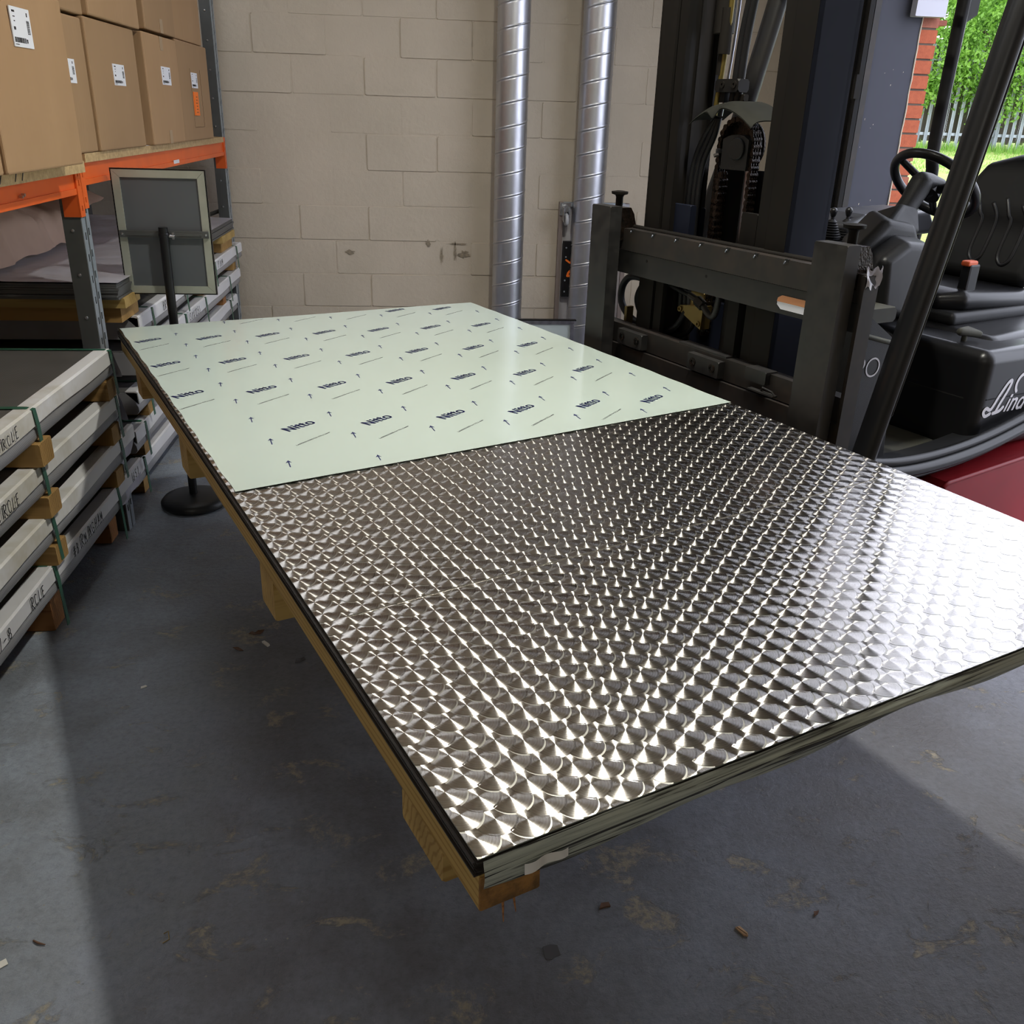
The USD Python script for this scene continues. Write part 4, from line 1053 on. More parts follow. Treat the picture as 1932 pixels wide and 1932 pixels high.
# ---------------------------------------------------------------- the forklift (truck coordinates: it faces -x)
t = Thing('forklift', 'dark counterbalance forklift truck carrying the steel sheets', 'forklift', (2.9, 2.355, 0), 's')
P = t.part
for y0, y1 in ((2.745, 2.860), (1.676, 1.790)):
    ym = (y0 + y1) / 2
    f = P('fork', cat([box(1.932, 1.982, y0, y1, .680, 1.318, .004), hull([(1.982, y0, .680), (1.982, y1, .680), (1.982, y0, .733), (1.982, y1, .733), (.80, y0 + .02, .712), (.80, y1 - .02, .712), (.80, y0 + .02, .733), (.80, y1 - .02, .733), (.74, ym - .02, .723), (.74, ym + .02, .723), (.74, ym - .02, .733), (.74, ym + .02, .733)])]), M['worn_steel'])
    P('hook', xz_prism([(1.982, 1.20), (2.062, 1.20), (2.062, 1.235), (2.045, 1.29), (2.030, 1.312), (1.982, 1.312)], y0 + .012, y1 - .012), M['grease'], under=f)
    P('lock_pin', lathe([(0, 1.305), (.013, 1.305), (.013, 1.345), (.016, 1.352), (.029, 1.356), (.030, 1.364), (.012, 1.367), (0, 1.367)], 20, (2.005, ym - .004, 0)), M['mast_steel'], smooth=40, under=f)
c = P('upper_bar', box(2.005, 2.048, 1.655, 2.875, 1.168, 1.243, .004), M['rust_steel'])
P('top_rail', cyl((2.052, 1.66, 1.244), (2.052, 2.87, 1.244), .010, 12), M['mast_steel'], smooth=40, under=c)
for k in range(8):
    P('notch', cat([box(2.0035, 2.012, 2.70 - .126 * k, 2.715 - .126 * k, 1.236, 1.2445, .002)]), M['hole'], under=c)
P('oil_drips', cat([blob([(2.004, 2.70 - .126 * k + .012, 1.236, .004), (2.004, 2.70 - .126 * k + .016, 1.231, .0025)], 8) for k in range(8)]), M['chrome'], under=c, kind='stuff')
pl = P('front_plate', box(2.014, 2.044, 1.665, 2.865, 1.086, 1.165, .003), M['worn_steel'])
P('slot_label', yz_prism([(1.80, 1.10), (1.955, 1.10), (1.972, 1.112), (1.972, 1.128), (1.955, 1.14), (1.80, 1.14)], 2.0115, 2.0135), M['label'], under=pl)
P('slot_label', yz_prism([(1.80, 1.121), (1.973, 1.121), (1.970, 1.132), (1.955, 1.1405), (1.80, 1.1405)], 2.0105, 2.0125), pm('tan_print', (.62, .27, .12), .5), under=pl)
for y, z in ((2.62, 1.145), (2.30, 1.142)):
    P('bolt_hole', cyl((2.0132, y, z), (2.0145, y, z), .005, 10), M['hole'], under=pl)
lb = P('lower_bar', box(2.012, 2.056, 1.665, 2.865, .832, .902, .004), M['rust_steel'])
P('bar_cap', box(2.014, 2.058, 2.16, 2.40, .902, .908), M['worn_steel'], under=lb)
for y0, y1 in ((2.573, 2.721), (2.160, 2.316)):
    b = P('clamp_block', box(1.985, 2.016, y0, y1, .838, .892, .005), M['worn_steel'])
    for y in (y0 + .03, y1 - .03):
        P('clamp_bolt', axes(lathe([(.007, 0), (.014, 0), (.014, .004), (.007, .004), (.007, 0)], 16), (0, 1, 0), (0, 0, 1), (-1, 0, 0), (1.986, y, .866)), M['grease'], under=b)
P('stop_block', box(1.992, 2.04, 1.955, 2.045, .868, .908, .004), M['worn_steel'])
P('spring_clip', cat([box(1.975, 1.995, 1.90, 2.01, .846, .851, .001), tube([(1.985, 1.90, .85), (1.98, 1.91, .862), (1.985, 1.955, .864), (1.99, 1.965, .85)], .003, 6)]), M['worn_steel'])
P('lower_plate', box(2.000, 2.030, 1.66, 2.87, .655, .828, .004), M['rust_steel'])
P('end_plate', box(1.992, 2.046, 1.652, 1.664, .66, 1.242, .003), M['rust_steel'])
P('torn_tape', wavy(grid(lambda U, W: np.stack([1.990 + .056 * U, 1.649 - .004 * np.sin(U * 6 + W * 4), 1.212 + .05 * W + .006 * np.sin(U * 14)], -1), 12, 10), .006, 40, 3), M['poly'], smooth=True)
P('carriage_post', box(2.045, 2.085, 2.165, 2.215, .66, 1.24, .003), M['mast_steel'])
# mast: outer and inner channels on both sides
mc = 2.355
for s in (1, -1):
    Y = lambda d: (mc + s * d)
    yy = lambda a, b: (min(Y(a), Y(b)), max(Y(a), Y(b)))
    o = P('outer_channel', cat([box(2.05, 2.212, *yy(.333, .345), .12, 2.75), box(2.05, 2.068, *yy(.262, .345), .12, 2.75, .003), box(2.195, 2.212, *yy(.262, .345), .12, 2.75, .003)]), M['navy_steel'] if s < 0 else M['mast_steel'])
    if s < 0:
        P('face_strip', box(2.0475, 2.0505, *yy(.263, .3445), .12, 2.75), M['mast_steel'], under=o)
    i = P('inner_channel', cat([box(2.07, 2.20, *yy(.232, .246), .22, 2.7), box(2.056, 2.075, *yy(.212, .254), .22, 2.7, .003), box(2.19, 2.205, *yy(.212, .254), .22, 2.7, .003)]), M['mast_steel'])
    P('inner_rib', box(2.12, 2.132, *yy(.224, .233), .22, 2.7), M['mast_steel'], under=i)
    P('wear_strip', box(2.078, 2.084, *yy(.228, .2325), .3, 2.7), M['worn_steel'], under=i)
P('tie_plate', box(2.185, 2.205, 2.56, 2.70, 1.17, 1.325, .004), M['navy_steel'])
P('tie_plate', box(2.075, 2.10, 2.485, 2.632, 1.10, 1.342, .004), M['navy_steel'])
P('tie_plate', box(2.075, 2.10, 2.165, 2.235, 1.10, 1.345, .004), M['mast_steel'])
P('cross_member', box(2.20, 2.23, 2.05, 2.66, .62, 1.02, .004), M['navy_steel'])
P('cross_member', box(2.205, 2.235, 2.05, 2.66, 2.25, 2.45, .004), M['navy_steel'])
P('rear_guard', cat([box(2.225, 2.235, 2.15, 2.56, 1.02, 1.46)]), M['black_steel'])
# lift cylinder, sheave and chains
P('cylinder', cyl((2.19, 2.345, .25), (2.19, 2.345, 1.20), .032, 24), M['black_steel'], smooth=40)
P('piston_rod', cyl((2.19, 2.345, 1.20), (2.19, 2.345, 1.47), .019, 24), M['chrome'], smooth=40)
h = P('sheave_housing', yz_prism([(2.305, 1.462), (2.425, 1.462), (2.425, 1.552), (2.40, 1.562), (2.365, 1.567), (2.33, 1.564), (2.305, 1.552)], 2.13, 2.185), M['plastic'])
P('axle_cap', axes(lathe([(0, 0), (.034, 0), (.034, .008), (.031, .011), (0, .011)], 28), (0, 1, 0), (0, 0, 1), (-1, 0, 0), (2.131, 2.352, 1.525)), M['plastic'], smooth=40, under=h)
P('grease_nipple', cat([cyl((2.14, 2.44, 1.515), (2.125, 2.445, 1.515), .008, 8), cyl((2.13, 2.44, 1.505), (2.118, 2.447, 1.500), .006, 8)]), M['zinc'], under=h, kind='stuff')
P('sheave', axes(lathe([(0, -.016), (.072, -.016), (.072, -.010), (.062, -.006), (.062, .006), (.072, .010), (.072, .016), (0, .016)], 36), (0, 1, 0), (0, 0, 1), (1, 0, 0), (2.185, 2.375, 1.535)), M['grease'], smooth=40)


def chain(path, x, wide=.030, pitch=.021):
    """Leaf chain of figure-of-eight plates and pins along a path in the yz plane."""
    p = np.array(path, float)
    seg = np.r_[0, np.cumsum(np.linalg.norm(np.diff(p, axis=0), axis=1))]
    n = int(seg[-1] / pitch)
    q = np.stack([np.interp(np.arange(n + 1) * pitch, seg, p[:, k]) for k in (0, 1)], 1)
    out = []
    for k in range(n):
        a, b = q[k], q[k + 1]
        w = (-.5, -.17, .17, .5) if k % 2 else (-.36, 0, .36)
        shape = sg.Point(a).buffer(.0088, quad_segs=4).union(sg.Point(b).buffer(.0088, quad_segs=4)).union(sg.LineString([a, b]).buffer(.0060, quad_segs=2))
        for d in w:
            out.append(axes(trimesh.creation.extrude_polygon(shape, .0030, engine='earcut'), (0, 1, 0), (0, 0, 1), (1, 0, 0), (x + d * wide - .0015, 0, 0)))
        out.append(cyl((x - wide * .58, *a), (x + wide * .58, *a), .0038, 8))
    return cat(out)


arc = [(2.375 + .078 * math.cos(a), 1.535 + .078 * math.sin(a)) for a in np.linspace(PI, 0, 14)]
P('lift_chain', chain([(2.428, .93), (2.420, 1.25), (2.303, 1.50)][:0] + [(2.452, .92), (2.450, 1.30)] + arc[::1][::-1][::-1] + [] if False else [(2.453, .92)] + [(2.453, 1.40)] + [(4.75 - y, z) for y, z in arc] + [(2.297, 1.40), (2.290, .95)], 2.155), M['grease'], kind='stuff')
P('lift_chain', chain([(2.425, .92), (2.425, 1.46)], 2.145, .034), M['grease'], kind='stuff')
guard = lambda off: (lambda U, W: np.stack([2.085 + .15 * W, 2.255 + .30 * U, 1.592 + off + .070 * np.sin(PI * np.clip(.06 + U * .88, 0, 1)) ** .9 - .022 * np.exp(-W * 9) - .026 * np.exp(-((U - .60) / .07) ** 2 - W * 7)], -1))
P('chain_guard', cat([grid(guard(0), 40, 14), grid(guard(.003), 40, 14)]), pm('dusty_guard', (.022, .022, .017), .7, col2=(.014, .014, .012), ns=9, specular_ior_level=.1), smooth=True)
P('guard_stud', box(2.16, 2.18, 2.385, 2.405, 1.664, 1.684, .004), M['mast_steel'])
for k, (d, r) in enumerate(((0, .010), (.024, .009), (.046, .009))):
    P('loop_hose', tube(spline([(2.14, 2.475 - d * .2, 1.615), (2.13, 2.515 - d, 1.56), (2.12, 2.545 - d, 1.47), (2.12, 2.555 - d, 1.34), (2.12, 2.55 - d, 1.15), (2.12, 2.54 - d, .98)], 8), r, 10), M['rubber'], smooth=True)
P('hydraulic_pipe', tube(spline([(2.15, 2.475, 2.3), (2.15, 2.480, 1.9), (2.15, 2.503, 1.62)], 8), .009, 10), M['pipe_yellow'], smooth=True)
P('hydraulic_pipe', tube(spline([(2.17, 2.462, 2.3), (2.17, 2.466, 1.9), (2.17, 2.492, 1.62)], 8), .004, 8), M['chrome'], smooth=True)
P('cylinder_head', cat([cyl((2.16, 2.515, 1.86), (2.16, 2.515, 2.6), .033, 18), cyl((2.15, 2.492, 1.80), (2.15, 2.492, 1.93), .020, 14), cyl((2.15, 2.500, 1.74), (2.15, 2.497, 1.80), .014, 12)]), M['mast_steel'], smooth=40)
for k in range(2):
    P('mast_hose', tube(spline([(2.17, 2.385 - .022 * k, 2.20), (2.17, 2.412 - .022 * k, 2.0), (2.17, 2.436 - .023 * k, 1.84), (2.17, 2.444 - .024 * k, 1.70), (2.17, 2.452 - .024 * k, 1.64)], 8), .0125, 12), M['rubber'], smooth=True)
hc = P('hose_clamp', cat([box(2.14, 2.185, 2.395, 2.505, 1.690, 1.728, .008), box(2.15, 2.18, 2.465, 2.503, 1.660, 1.695, .002)]), M['black_steel'])
for y in (2.415, 2.47):
    P('clamp_screw', axes(lathe([(.004, 0), (.011, 0), (.011, .004), (.004, .004), (.004, 0)], 14), (0, 1, 0), (0, 0, 1), (-1, 0, 0), (2.141, y, 1.712)), M['mast_steel'], under=hc)
# hoses and valve behind the carriage
P('carriage_hose', tube(spline([(2.12, 2.690, 1.030), (2.11, 2.75, 1.058), (2.10, 2.825, 1.055), (2.10, 2.87, 1.010), (2.10, 2.865, .95), (2.11, 2.81, .90), (2.13, 2.74, .885)], 9), .0135, 12), M['rubber'], smooth=True)
P('carriage_hose', tube(spline([(2.12, 2.66, 1.06), (2.11, 2.74, 1.045), (2.10, 2.770, .99), (2.10, 2.745, .94), (2.10, 2.69, .905), (2.10, 2.60, .896), (2.10, 2.53, .925), (2.11, 2.495, .985)], 9), .0115, 12), M['rubber'], smooth=True)
P('carriage_hose', tube(spline([(2.13, 2.60, .892), (2.13, 2.53, .892), (2.13, 2.485, .925), (2.13, 2.465, .975)], 9), .0095, 10), M['rubber'], smooth=True)
P('carriage_hose', tube(spline([(2.09, 2.60, 1.074), (2.09, 2.53, 1.060), (2.09, 2.455, 1.048)], 8), .009, 10), M['rubber'], smooth=True)
P('hose_fitting', cat([cyl((2.12, 2.735, 1.048), (2.12, 2.69, 1.022), .011, 10), cyl((2.12, 2.69, 1.022), (2.12, 2.665, 1.008), .015, 6)]), M['brass'])
P('hose_fitting', cat([cyl((2.09, 2.46, 1.05), (2.09, 2.42, 1.04), .011, 10), cyl((2.09, 2.42, 1.04), (2.09, 2.385, 1.025), .018, 6)]), M['worn_steel'])
P('elbow_pipe', tube(spline([(2.09, 2.385, 1.025), (2.09, 2.35, 1.0), (2.09, 2.325, 1.005), (2.09, 2.315, 1.045), (2.09, 2.31, 1.09)], 8), .011, 10), M['worn_steel'], smooth=True)
v = P('valve_block', hull([(2.10, 2.52, .985), (2.10, 2.52, 1.005), (2.10, 2.40, .94), (2.10, 2.395, 1.02), (2.14, 2.52, .985), (2.14, 2.52, 1.005), (2.14, 2.40, .94), (2.14, 2.395, 1.02)]), M['brass'])
for y, z in ((2.515, .992), (2.412, .958)):
    P('valve_port', axes(lathe([(.005, 0), (.010, 0), (.010, .006), (.005, .006), (.005, 0)], 14), (0, 1, 0), (0, 0, 1), (-1, 0, 0), (2.101, y, z)), M['brass'], under=v)
P('valve_body', box(2.12, 2.16, 2.42, 2.53, 1.0, 1.06, .004), M['brass'])
P('hose_bracket', box(2.06, 2.09, 2.775, 2.79, .885, .955, .002), M['brass'])

# body
P('front_axle', box(2.26, 2.52, 1.98, 2.73, .14, .60, .01), M['black_steel'])
P('side_cowl', hull([(x, y, z) for y in (1.85, 1.90) for x, z in ((2.215, .60), (2.235, 1.04), (2.27, 1.085), (2.43, .985), (2.47, .60))]), M['plastic'])
P('cowl_rim', tube([(2.245, 1.852, 1.050), (2.275, 1.852, 1.020), (2.43, 1.852, .980)], .008, 10), M['grey_dust'], smooth=True)
P('floor_mat', box(2.26, 2.46, 1.90, 2.75, 1.04, 1.085, .01), M['grey_dust'])
lt = lambda m, x, z, y=1.849: axes(m, (1, 0, 0), (0, 0, 1), (0, -1, 0), (x, y, z))
ring = sg.Point(0, 0).buffer(.031, quad_segs=16).difference(sg.Point(0, 0).buffer(.0255, quad_segs=16))
P('letter_o', lt(trimesh.creation.extrude_polygon(ring, .0008, engine='earcut'), 2.333, .917), M['logo'], label='white letter O on the side cowl')
pp = sg.LineString([(0, -.031), (0, .031), (.022, .031)] + [(.022 + .016 * math.cos(a), .015 + .016 * math.sin(a)) for a in np.linspace(PI / 2, -PI / 2, 10)] + [(0, -.001)]).buffer(.0028, cap_style=2)
P('letter_p', lt(trimesh.creation.extrude_polygon(pp, .0008, engine='earcut'), 2.255, .917), M['logo'], label='white letter P beside the O')
P('cowl_bolt', axes(lathe([(0, 0), (.016, 0), (.013, .008), (0, .009)], 18), (1, 0, 0), (0, 0, 1), (0, -1, 0), (2.262, 1.849, .765)), M['worn_steel'])
P('floor_plate', box(2.45, 2.86, 1.80, 2.80, .555, .575, .004), M['grey_dust'])
hd = P('hood', cat([rbox(2.842, 4.25, 1.80, 2.88, .56, .925, .045, 20), blob([(3.05, 1.95, .88, .06), (4.1, 1.95, .90, .06), (3.05, 2.73, .88, .06), (4.1, 2.73, .90, .06)], 16)]), M['gloss_black'], smooth=50)
P('seam', cat([box(2.8415, 2.8435, 1.86, 2.84, .752, .757), box(2.88, 4.20, 1.7992, 1.801, .757, .761)]), M['hole'], under=hd)
L_ = [(.012, -.006), (-.012, -.012), (-.026, .002), (-.014, .016), (.012, .010), (.040, .052), (.070, .092), (.086, .104), (.094, .098), (.082, .068), (.056, .026), (.040, -.002), (.028, -.006), (.060, -.002), (.078, .010)]
lp = spline([(x, y, 0) for x, y in L_], 6)[:, :2]
P('script_letter', axes(trimesh.creation.extrude_polygon(sg.LineString(lp).buffer(.0062, quad_segs=3), .001, engine='earcut'), (1, 0, 0), (0, 0, 1), (0, -1, 0), (2.905, 1.7992, .712)), M['logo'], under=hd)
inde = text_mesh('inde', .056, .001, bold=True)
sh = np.eye(4)
sh[0, 1] = .42
inde.apply_transform(sh)
P('script_lettering', axes(inde, (1, 0, 0), (0, 0, 1), (0, -1, 0), (2.985, 1.7992, .706)), M['logo'], under=hd)
P('script_swash', axes(trimesh.creation.extrude_polygon(sg.LineString(_arc(0, 0, .046, .040, 25, 215, 24)).buffer(.006, quad_segs=3), .001, engine='earcut'), (1, 0, 0), (0, 0, 1), (0, -1, 0), (3.075, 1.7992, .796)), M['logo'], under=hd)
P('counterweight', rbox(4.05, 4.62, 1.78, 2.92, .16, .88, .10, 16), M['gloss_black'], smooth=50)
ch = P('chassis', xz_prism([(2.655, .30), (2.655, .49), (2.68, .513), (3.15, .548), (3.75, .57), (4.10, .56), (4.10, .20), (2.9, .20)], 1.735, 2.94), M['red'])
P('chassis_ledge', tube([(2.662, 1.737, .497), (2.682, 1.737, .511), (3.15, 1.737, .546), (3.75, 1.737, .568)], .008, 10), M['red'], smooth=True, under=ch)
P('chassis_web', box(2.40, 2.66, 1.80, 2.90, .22, .50, .01), M['red'], under=ch)
tr = spline([(2.25, 1.765, .610), (2.42, 1.752, .588), (2.62, 1.748, .588), (2.85, 1.748, .612), (3.10, 1.75, .668), (3.32, 1.752, .735), (3.5, 1.755, .80)], 8)
P('step_trim', cat([tube(tr, .021, 12), tube(tr + (0, .012, .030), .016, 10), tube(tr + (0, .02, -.03), .014, 10)]), M['gloss_black'], smooth=True)
P('step_guard', grid(lambda U, W: np.stack([np.interp(U, np.linspace(0, 1, len(tr)), tr[:, 0]), 1.77 + .10 * W, np.interp(U, np.linspace(0, 1, len(tr)), tr[:, 2]) + .02 - .005 * W], -1), 40, 6), M['dusty_black'], smooth=True)
P('hood_latch', cat([blob([(2.90, 1.965, .958, .014), (2.965, 1.94, .950, .013), (2.95, 1.975, .962, .010)], 12), cyl((2.92, 1.96, .90), (2.92, 1.96, .95), .010, 10)]), M['grey_dust'], smooth=True, label='dusty grey hood release knob')
# overhead guard
def bar(p, w=.062, mat='gloss_black', name='guard_pillar', flat=.8):
    return P(name, tube(spline(p, 6), w * .62, 8, flat), M[mat], smooth=60)


bar([(2.165, 1.755, .30), (2.265, 1.755, .72), (2.41, 1.755, 1.36), (2.53, 1.755, 1.92), (2.60, 1.755, 2.14)], .066)
P('pillar_seam', tube([(2.300, 1.722, .80), (2.413, 1.722, 1.30), (2.535, 1.722, 1.86)], .0035, 6), M['worn_steel'])
bar([(2.165, 2.90, .30), (2.30, 2.90, .72), (2.54, 2.88, 1.40), (2.66, 2.87, 1.84), (2.74, 2.87, 2.14)], .066, 'black_steel')
bar([(3.60, 2.80, .85), (3.66, 2.80, 1.25), (3.675, 2.80, 1.42), (3.652, 2.80, 1.56), (3.66, 2.80, 2.14)], .047, 'black_steel')
bar([(3.62, 1.80, .85), (3.64, 1.80, 1.5), (3.64, 1.80, 2.14)], .066)
P('guard_gusset', xz_prism([(3.65, 1.99), (3.74, 2.04), (3.74, 2.14), (3.65, 2.14)], 2.785, 2.815), M['black_steel'])
for y in (1.755, 2.87):
    bar([(2.58, y, 2.14), (3.1, y, 2.16), (3.68, y, 2.14)], .06, name='roof_rail')
for k in range(7):
    bar([(2.62 + .165 * k, 1.755, 2.15), (2.62 + .165 * k, 2.87, 2.15)], .03, name='roof_bar')
# driver's place
P('cowl', cat([m3.Manifold.batch_hull([m3.Manifold.sphere(.03, 14).translate((x, y, z)) for y, dx in ((2.14, 0), (2.38, .22)) for x, z in ((2.53 + dx, 1.215), (2.63 + dx, 1.292), (2.74 + dx, 1.275), (2.80 + dx, 1.18), (2.80 + dx, 1.02), (2.66 + dx, 1.02), (2.55 + dx, 1.10))])]), M['plastic'], smooth=50)
P('cowl_front', m3.Manifold.batch_hull([m3.Manifold.sphere(.028, 14).translate((x, y, z)) for y, dx in ((1.985, .03), (2.12, .14)) for x, z in ((2.44 + dx, 1.205), (2.52 + dx, 1.245), (2.61 + dx, 1.236), (2.64 + dx, 1.16), (2.60 + dx, 1.08), (2.56 + dx, 1.055), (2.46 + dx, 1.075))]), M['dusty_black'], smooth=50)
P('cowl_collar', m3.Manifold.batch_hull([m3.Manifold.sphere(.024, 14).translate(p) for p in ((2.70, 2.18, 1.295), (2.84, 2.20, 1.275), (2.79, 2.22, 1.335), (2.87, 2.24, 1.325), (2.86, 2.36, 1.30), (2.94, 2.36, 1.30))]), M['plastic'], smooth=50)
P('steering_column', cat([tube([(2.86, 2.27, 1.315), (2.90, 2.275, 1.36), (2.935, 2.28, 1.405), (2.955, 2.285, 1.43)], [.036, .036, .040, .038], 20), blob([(2.945, 2.28, 1.428, .034), (2.985, 2.285, 1.428, .030), (3.07, 2.29, 1.420, .016)], 18)]), M['plastic'], smooth=50)
tl = math.radians(42)
wn, wu, wv = np.array([math.sin(tl), 0, math.cos(tl)]), np.array([math.cos(tl), 0, -math.sin(tl)]), np.array([0, 1.0, 0])
wc = np.array([3.045, 2.30, 1.415])
sw = P('steering_wheel', axes(trimesh.creation.torus(.160, .0165, 60, 18), wu, wv, wn, wc), M['gloss_black'], smooth=True)
for a in (.4, 2.5, 4.6):
    P('spoke', tube([wc + .158 * (math.cos(a) * wu + math.sin(a) * wv), wc + .08 * (math.cos(a) * wu + math.sin(a) * wv) - .01 * wn, wc - .03 * wn], [.012, .014, .02], 10), M['gloss_black'], smooth=True, under=sw)
P('wheel_hub', axes(lathe([(0, -.03), (.045, -.03), (.04, .0), (.02, .012), (0, .014)], 24), wu, wv, wn, wc - .012 * wn), M['gloss_black'], smooth=40, under=sw)
P('spinner_knob', blob([tuple(wc + .158 * (.97 * wu - .25 * wv) + .02 * wn) + (.018,), tuple(wc + .158 * (.97 * wu - .25 * wv) + .04 * wn) + (.022,)], 14), M['gloss_black'], smooth=True, under=sw)
P('arm_console', m3.Manifold.batch_hull([m3.Manifold.sphere(.022, 14).translate(p) for p in ((2.98, 2.60, 1.235), (3.06, 2.60, 1.262), (3.42, 2.60, 1.272), (3.46, 2.60, 1.22), (2.98, 2.82, 1.235), (3.06, 2.82, 1.262), (3.42, 2.82, 1.272), (3.46, 2.82, 1.22), (3.0, 2.60, 1.20), (3.44, 2.82, 1.20))]), M['console'], smooth=50)
P('dash_panel', hull([(2.80, 2.50, 1.192), (3.05, 2.50, 1.18), (2.84, 2.80, 1.192), (3.05, 2.80, 1.18), (2.86, 2.50, .60), (3.0, 2.50, .60), (2.9, 2.80, .60), (3.05, 2.80, .60)]), M['plastic'])
for k, x in enumerate((2.905, 2.990)):
    lv = P('lever', cyl((x, 2.62, 1.25), (x, 2.62, 1.285), .007, 10), M['gloss_black'])
    P('lever_knob', blob([(x, 2.62, 1.283, .011), (x, 2.62, 1.296, .0145)], 14), M['gloss_black'], smooth=True, under=lv)
    P('bellows', lathe([(0, 1.192), (.040, 1.192)] + [((.040 - .004 * i) + (.004 if j else 0), 1.198 + .009 * i + .004 * j) for i in range(7) for j in (0, 1)] + [(.010, 1.265), (0, 1.265)], 22, (x, 2.62, 0)), M['rubber'], under=lv)
P('belt_buckle', rbox(3.13, 3.19, 2.14, 2.18, 1.03, 1.15, .008, 8), M['gloss_black'])
P('buckle_button', rbox(3.12, 3.175, 2.142, 2.178, 1.142, 1.162, .006, 8), pm('orange_red_button', (.62, .10, .025), .4), label='orange red seat belt release button')
st = P('seat_back', m3.Manifold.batch_hull([m3.Manifold.sphere(r_, 20).translate(p) for *p, r_ in ((3.50, 2.17, 1.09, .05), (3.50, 2.50, 1.09, .05), (3.56, 2.13, 1.28, .05), (3.56, 2.54, 1.28, .05), (3.61, 2.22, 1.44, .05), (3.61, 2.45, 1.44, .05), (3.62, 2.32, 1.47, .05), (3.62, 2.35, 1.47, .05))]), M['seat_vinyl'], smooth=50)


def welt(pts, nm='welt'):
    P(nm, tube(spline(pts, 8), .008, 8), M['gloss_black'], smooth=True, under=st)


sx = lambda z: 3.4535 + (z - 1.09) * .315
for y0 in (2.22, 2.345):
    pts = [(y0 + .105, 1.36), (y0 + .07, 1.30), (y0 + .05, 1.27), (y0 + .05, 1.16), (y0 + .03, 1.125), (y0 + .005, 1.125), (y0 - .01, 1.16), (y0 - .01, 1.28), (y0 + .03, 1.34)]
    welt([(sx(z) - .005, y, z) for y, z in pts])
P('seat_cushion', m3.Manifold.batch_hull([m3.Manifold.sphere(r_, 16).translate(p) for *p, r_ in ((3.13, 2.15, 1.02, .04), (3.13, 2.52, 1.02, .04), (3.08, 2.2, 1.01, .035), (3.08, 2.47, 1.01, .035), (3.5, 2.16, 1.0, .045), (3.5, 2.51, 1.0, .045))]), M['gloss_black'], smooth=50)
P('seat_bolster', m3.Manifold.batch_hull([m3.Manifold.sphere(.03, 14).translate(p) for p in ((3.12, 2.50, 1.062), (3.40, 2.53, 1.05), (3.12, 2.54, 1.04), (3.40, 2.54, 1.03))]), M['dusty_black'], smooth=50)
P('seat_base', rbox(3.04, 3.60, 2.10, 2.58, .935, .985, .018, 12), M['plastic'], smooth=50)
P('seat_slide', box(3.06, 3.58, 2.14, 2.54, .915, .94, .006), M['black_steel'])
for x, y0, y1, r in ((2.38, 1.80, 1.975, .285), (2.38, 2.735, 2.91, .285), (4.12, 1.84, 1.98, .22), (4.12, 2.73, 2.87, .22)):
    w = lathe([(0, y0), (r * .6, y0), (r * .62, y0 + .01), (r * .9, y0), (r, y0 + .03), (r, y1 - .03), (r * .9, y1), (r * .62, y1 - .01), (r * .6, y1), (0, y1)], 40)
    P('wheel', axes(w, (1, 0, 0), (0, 0, -1), (0, 1, 0), (x, 0, r)), M['rubber'], smooth=40)

# ---------------------------------------------------------------- bits on the floor
def scrap(name, label, catg, x, y, pts, h, mat, rot=0.0, bend=.0, seed=1):
    t = Thing(name, label, catg, (x, y, 0))
    m = cat([poly(pts, h)]).subdivide_to_size(.012)
    m.apply_transform(trimesh.transformations.rotation_matrix(rot, (0, 0, 1)))
    v = np.array(m.vertices)
    v[:, 2] += .0008 + bend * (fbm(v * 45, 2, seed) - .25).clip(0)
    m.vertices = v + (x, y, 0)
    t.part('piece', m, M[mat])
    return t


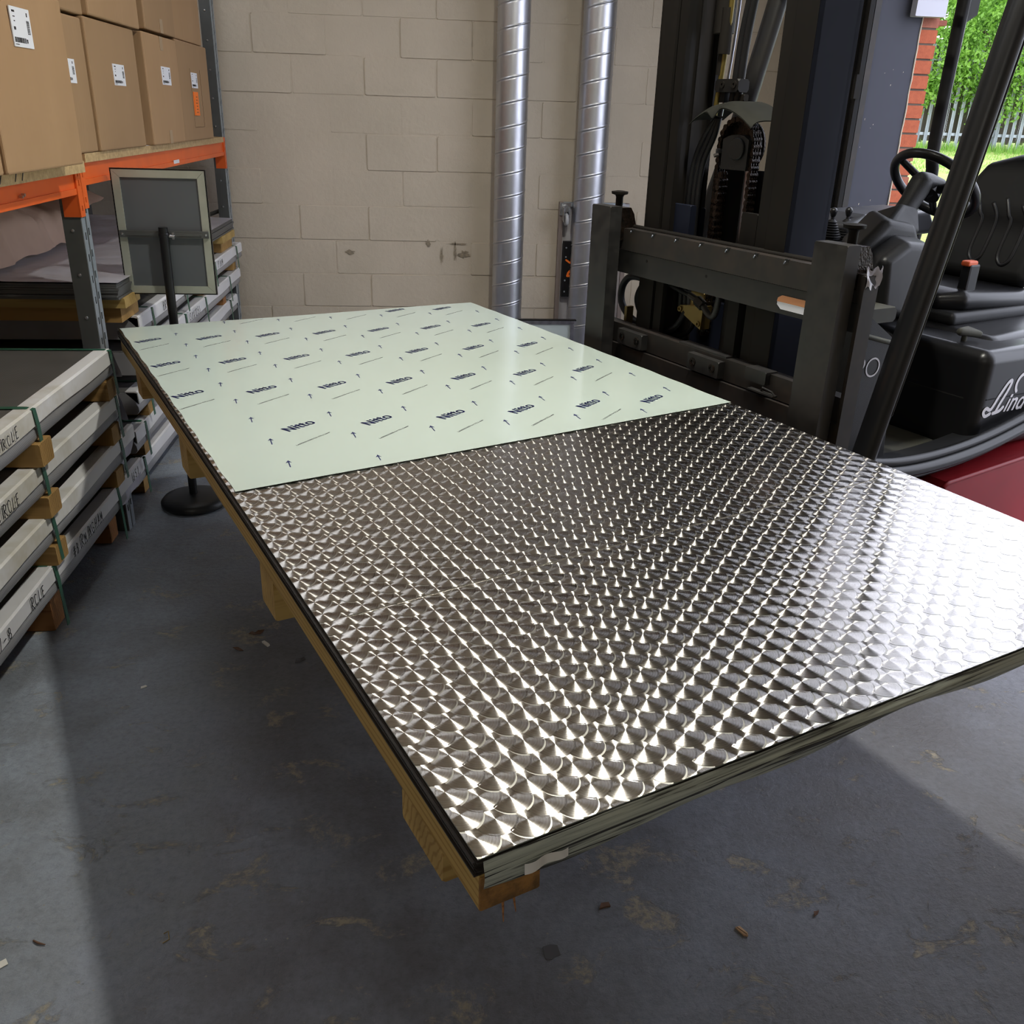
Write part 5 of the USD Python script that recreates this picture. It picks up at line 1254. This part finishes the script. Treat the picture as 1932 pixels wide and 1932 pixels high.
t = scrap('wood_splinter', 'pale fresh wood chip on the floor at lower right', 'wood chip', .673, 1.363, [(-.014, -.004), (-.010, .006), (.012, .005), (.017, 0), (.010, -.006)], .004, 'wood_chip', -1.0)
t.part('split_edge', tube([(.665, 1.372, .0052), (.681, 1.352, .0052)], .0008, 5), M['card_edge'])
t = scrap('wood_splinter', 'small brown wood fragment on the floor right of the near bearer', 'wood chip', .388, 1.450, [(-.014, -.006), (-.004, .008), (.013, .006), (.013, -.005), (0, -.004)], .004, 'leaf_dry', .2)
scrap('paint_flake', 'flat grey square flake on the floor below the near corner', 'flake', .255, 1.341, [(-.016, -.016), (-.015, .014), (.002, .017), (.016, .013), (.017, -.012), (.004, -.015), (-.004, -.020)], .001, 'grey_scrap', .1)
scrap('dry_leaf', 'curled dry brown leaf on the floor left of the pallet', 'leaf', -.558, 2.646, [(-.026, -.002), (-.012, .012), (-.004, .007), (.008, .013), (.026, .002), (.010, -.010), (.002, -.006), (-.012, -.010)], .0012, 'leaf_dry', .4, .02, 3)
scrap('dry_leaf', 'darker dry leaf nearer the front packs on the floor', 'leaf', -.60, 2.55, [(-.02, -.004), (-.008, .008), (.006, .006), (.02, .0), (.004, -.008)], .0012, 'leaf_dry', -.5, .018, 4)
scrap('paper_scrap', 'pale rolled scrap lying between the two dry leaves', 'scrap', -.518, 2.575, [(-.016, -.005), (-.016, .005), (.016, .006), (.018, -.004)], .006, 'paper_scrap', -.9, .004, 5)
scrap('plastic_scrap', 'dark folded scrap on the floor under the pallet edge', 'scrap', -.395, 2.472, [(-.018, -.010), (-.010, .010), (.014, .010), (.016, -.006)], .002, 'grey_scrap', .3, .02, 6)
scrap('paper_scrap', 'small white paper flake on the floor by the front packs', 'scrap', -.843, 2.353, [(-.009, -.006), (-.006, .006), (.008, .006), (.010, -.004)], .001, 'paper_scrap', .5, .004, 7)
scrap('paper_scrap', 'white card strip on the floor at the left edge', 'scrap', -.865, 1.382, [(-.022, -.012), (-.018, .008), (.016, .010), (.018, -.006)], .0015, 'paper_scrap', .5, .004, 8)
t = Thing('wire_staple', 'thin bent wire on the floor at lower left', 'wire', (-.548, 1.428, 0))
t.part('wire', tube([(-.556, 1.440, .002), (-.548, 1.446, .002), (-.541, 1.425, .002), (-.552, 1.416, .002)], .0011, 6), M['brass'])
t = Thing('twig', 'short dark twig on the floor at lower left', 'twig', (-.80, 1.43, 0))
t.part('twig', tube([(-.818, 1.440, .003), (-.805, 1.432, .004), (-.79, 1.428, .003)], [.0022, .0026, .0012], 6), M['leaf_dry'])
scrap('dry_leaf', 'tiny curled leaf near the right bearer end on the floor', 'leaf', .854, 1.397, [(-.012, -.002), (0, .006), (.012, 0), (0, -.004)], .001, 'leaf_dry', .6, .01, 9)
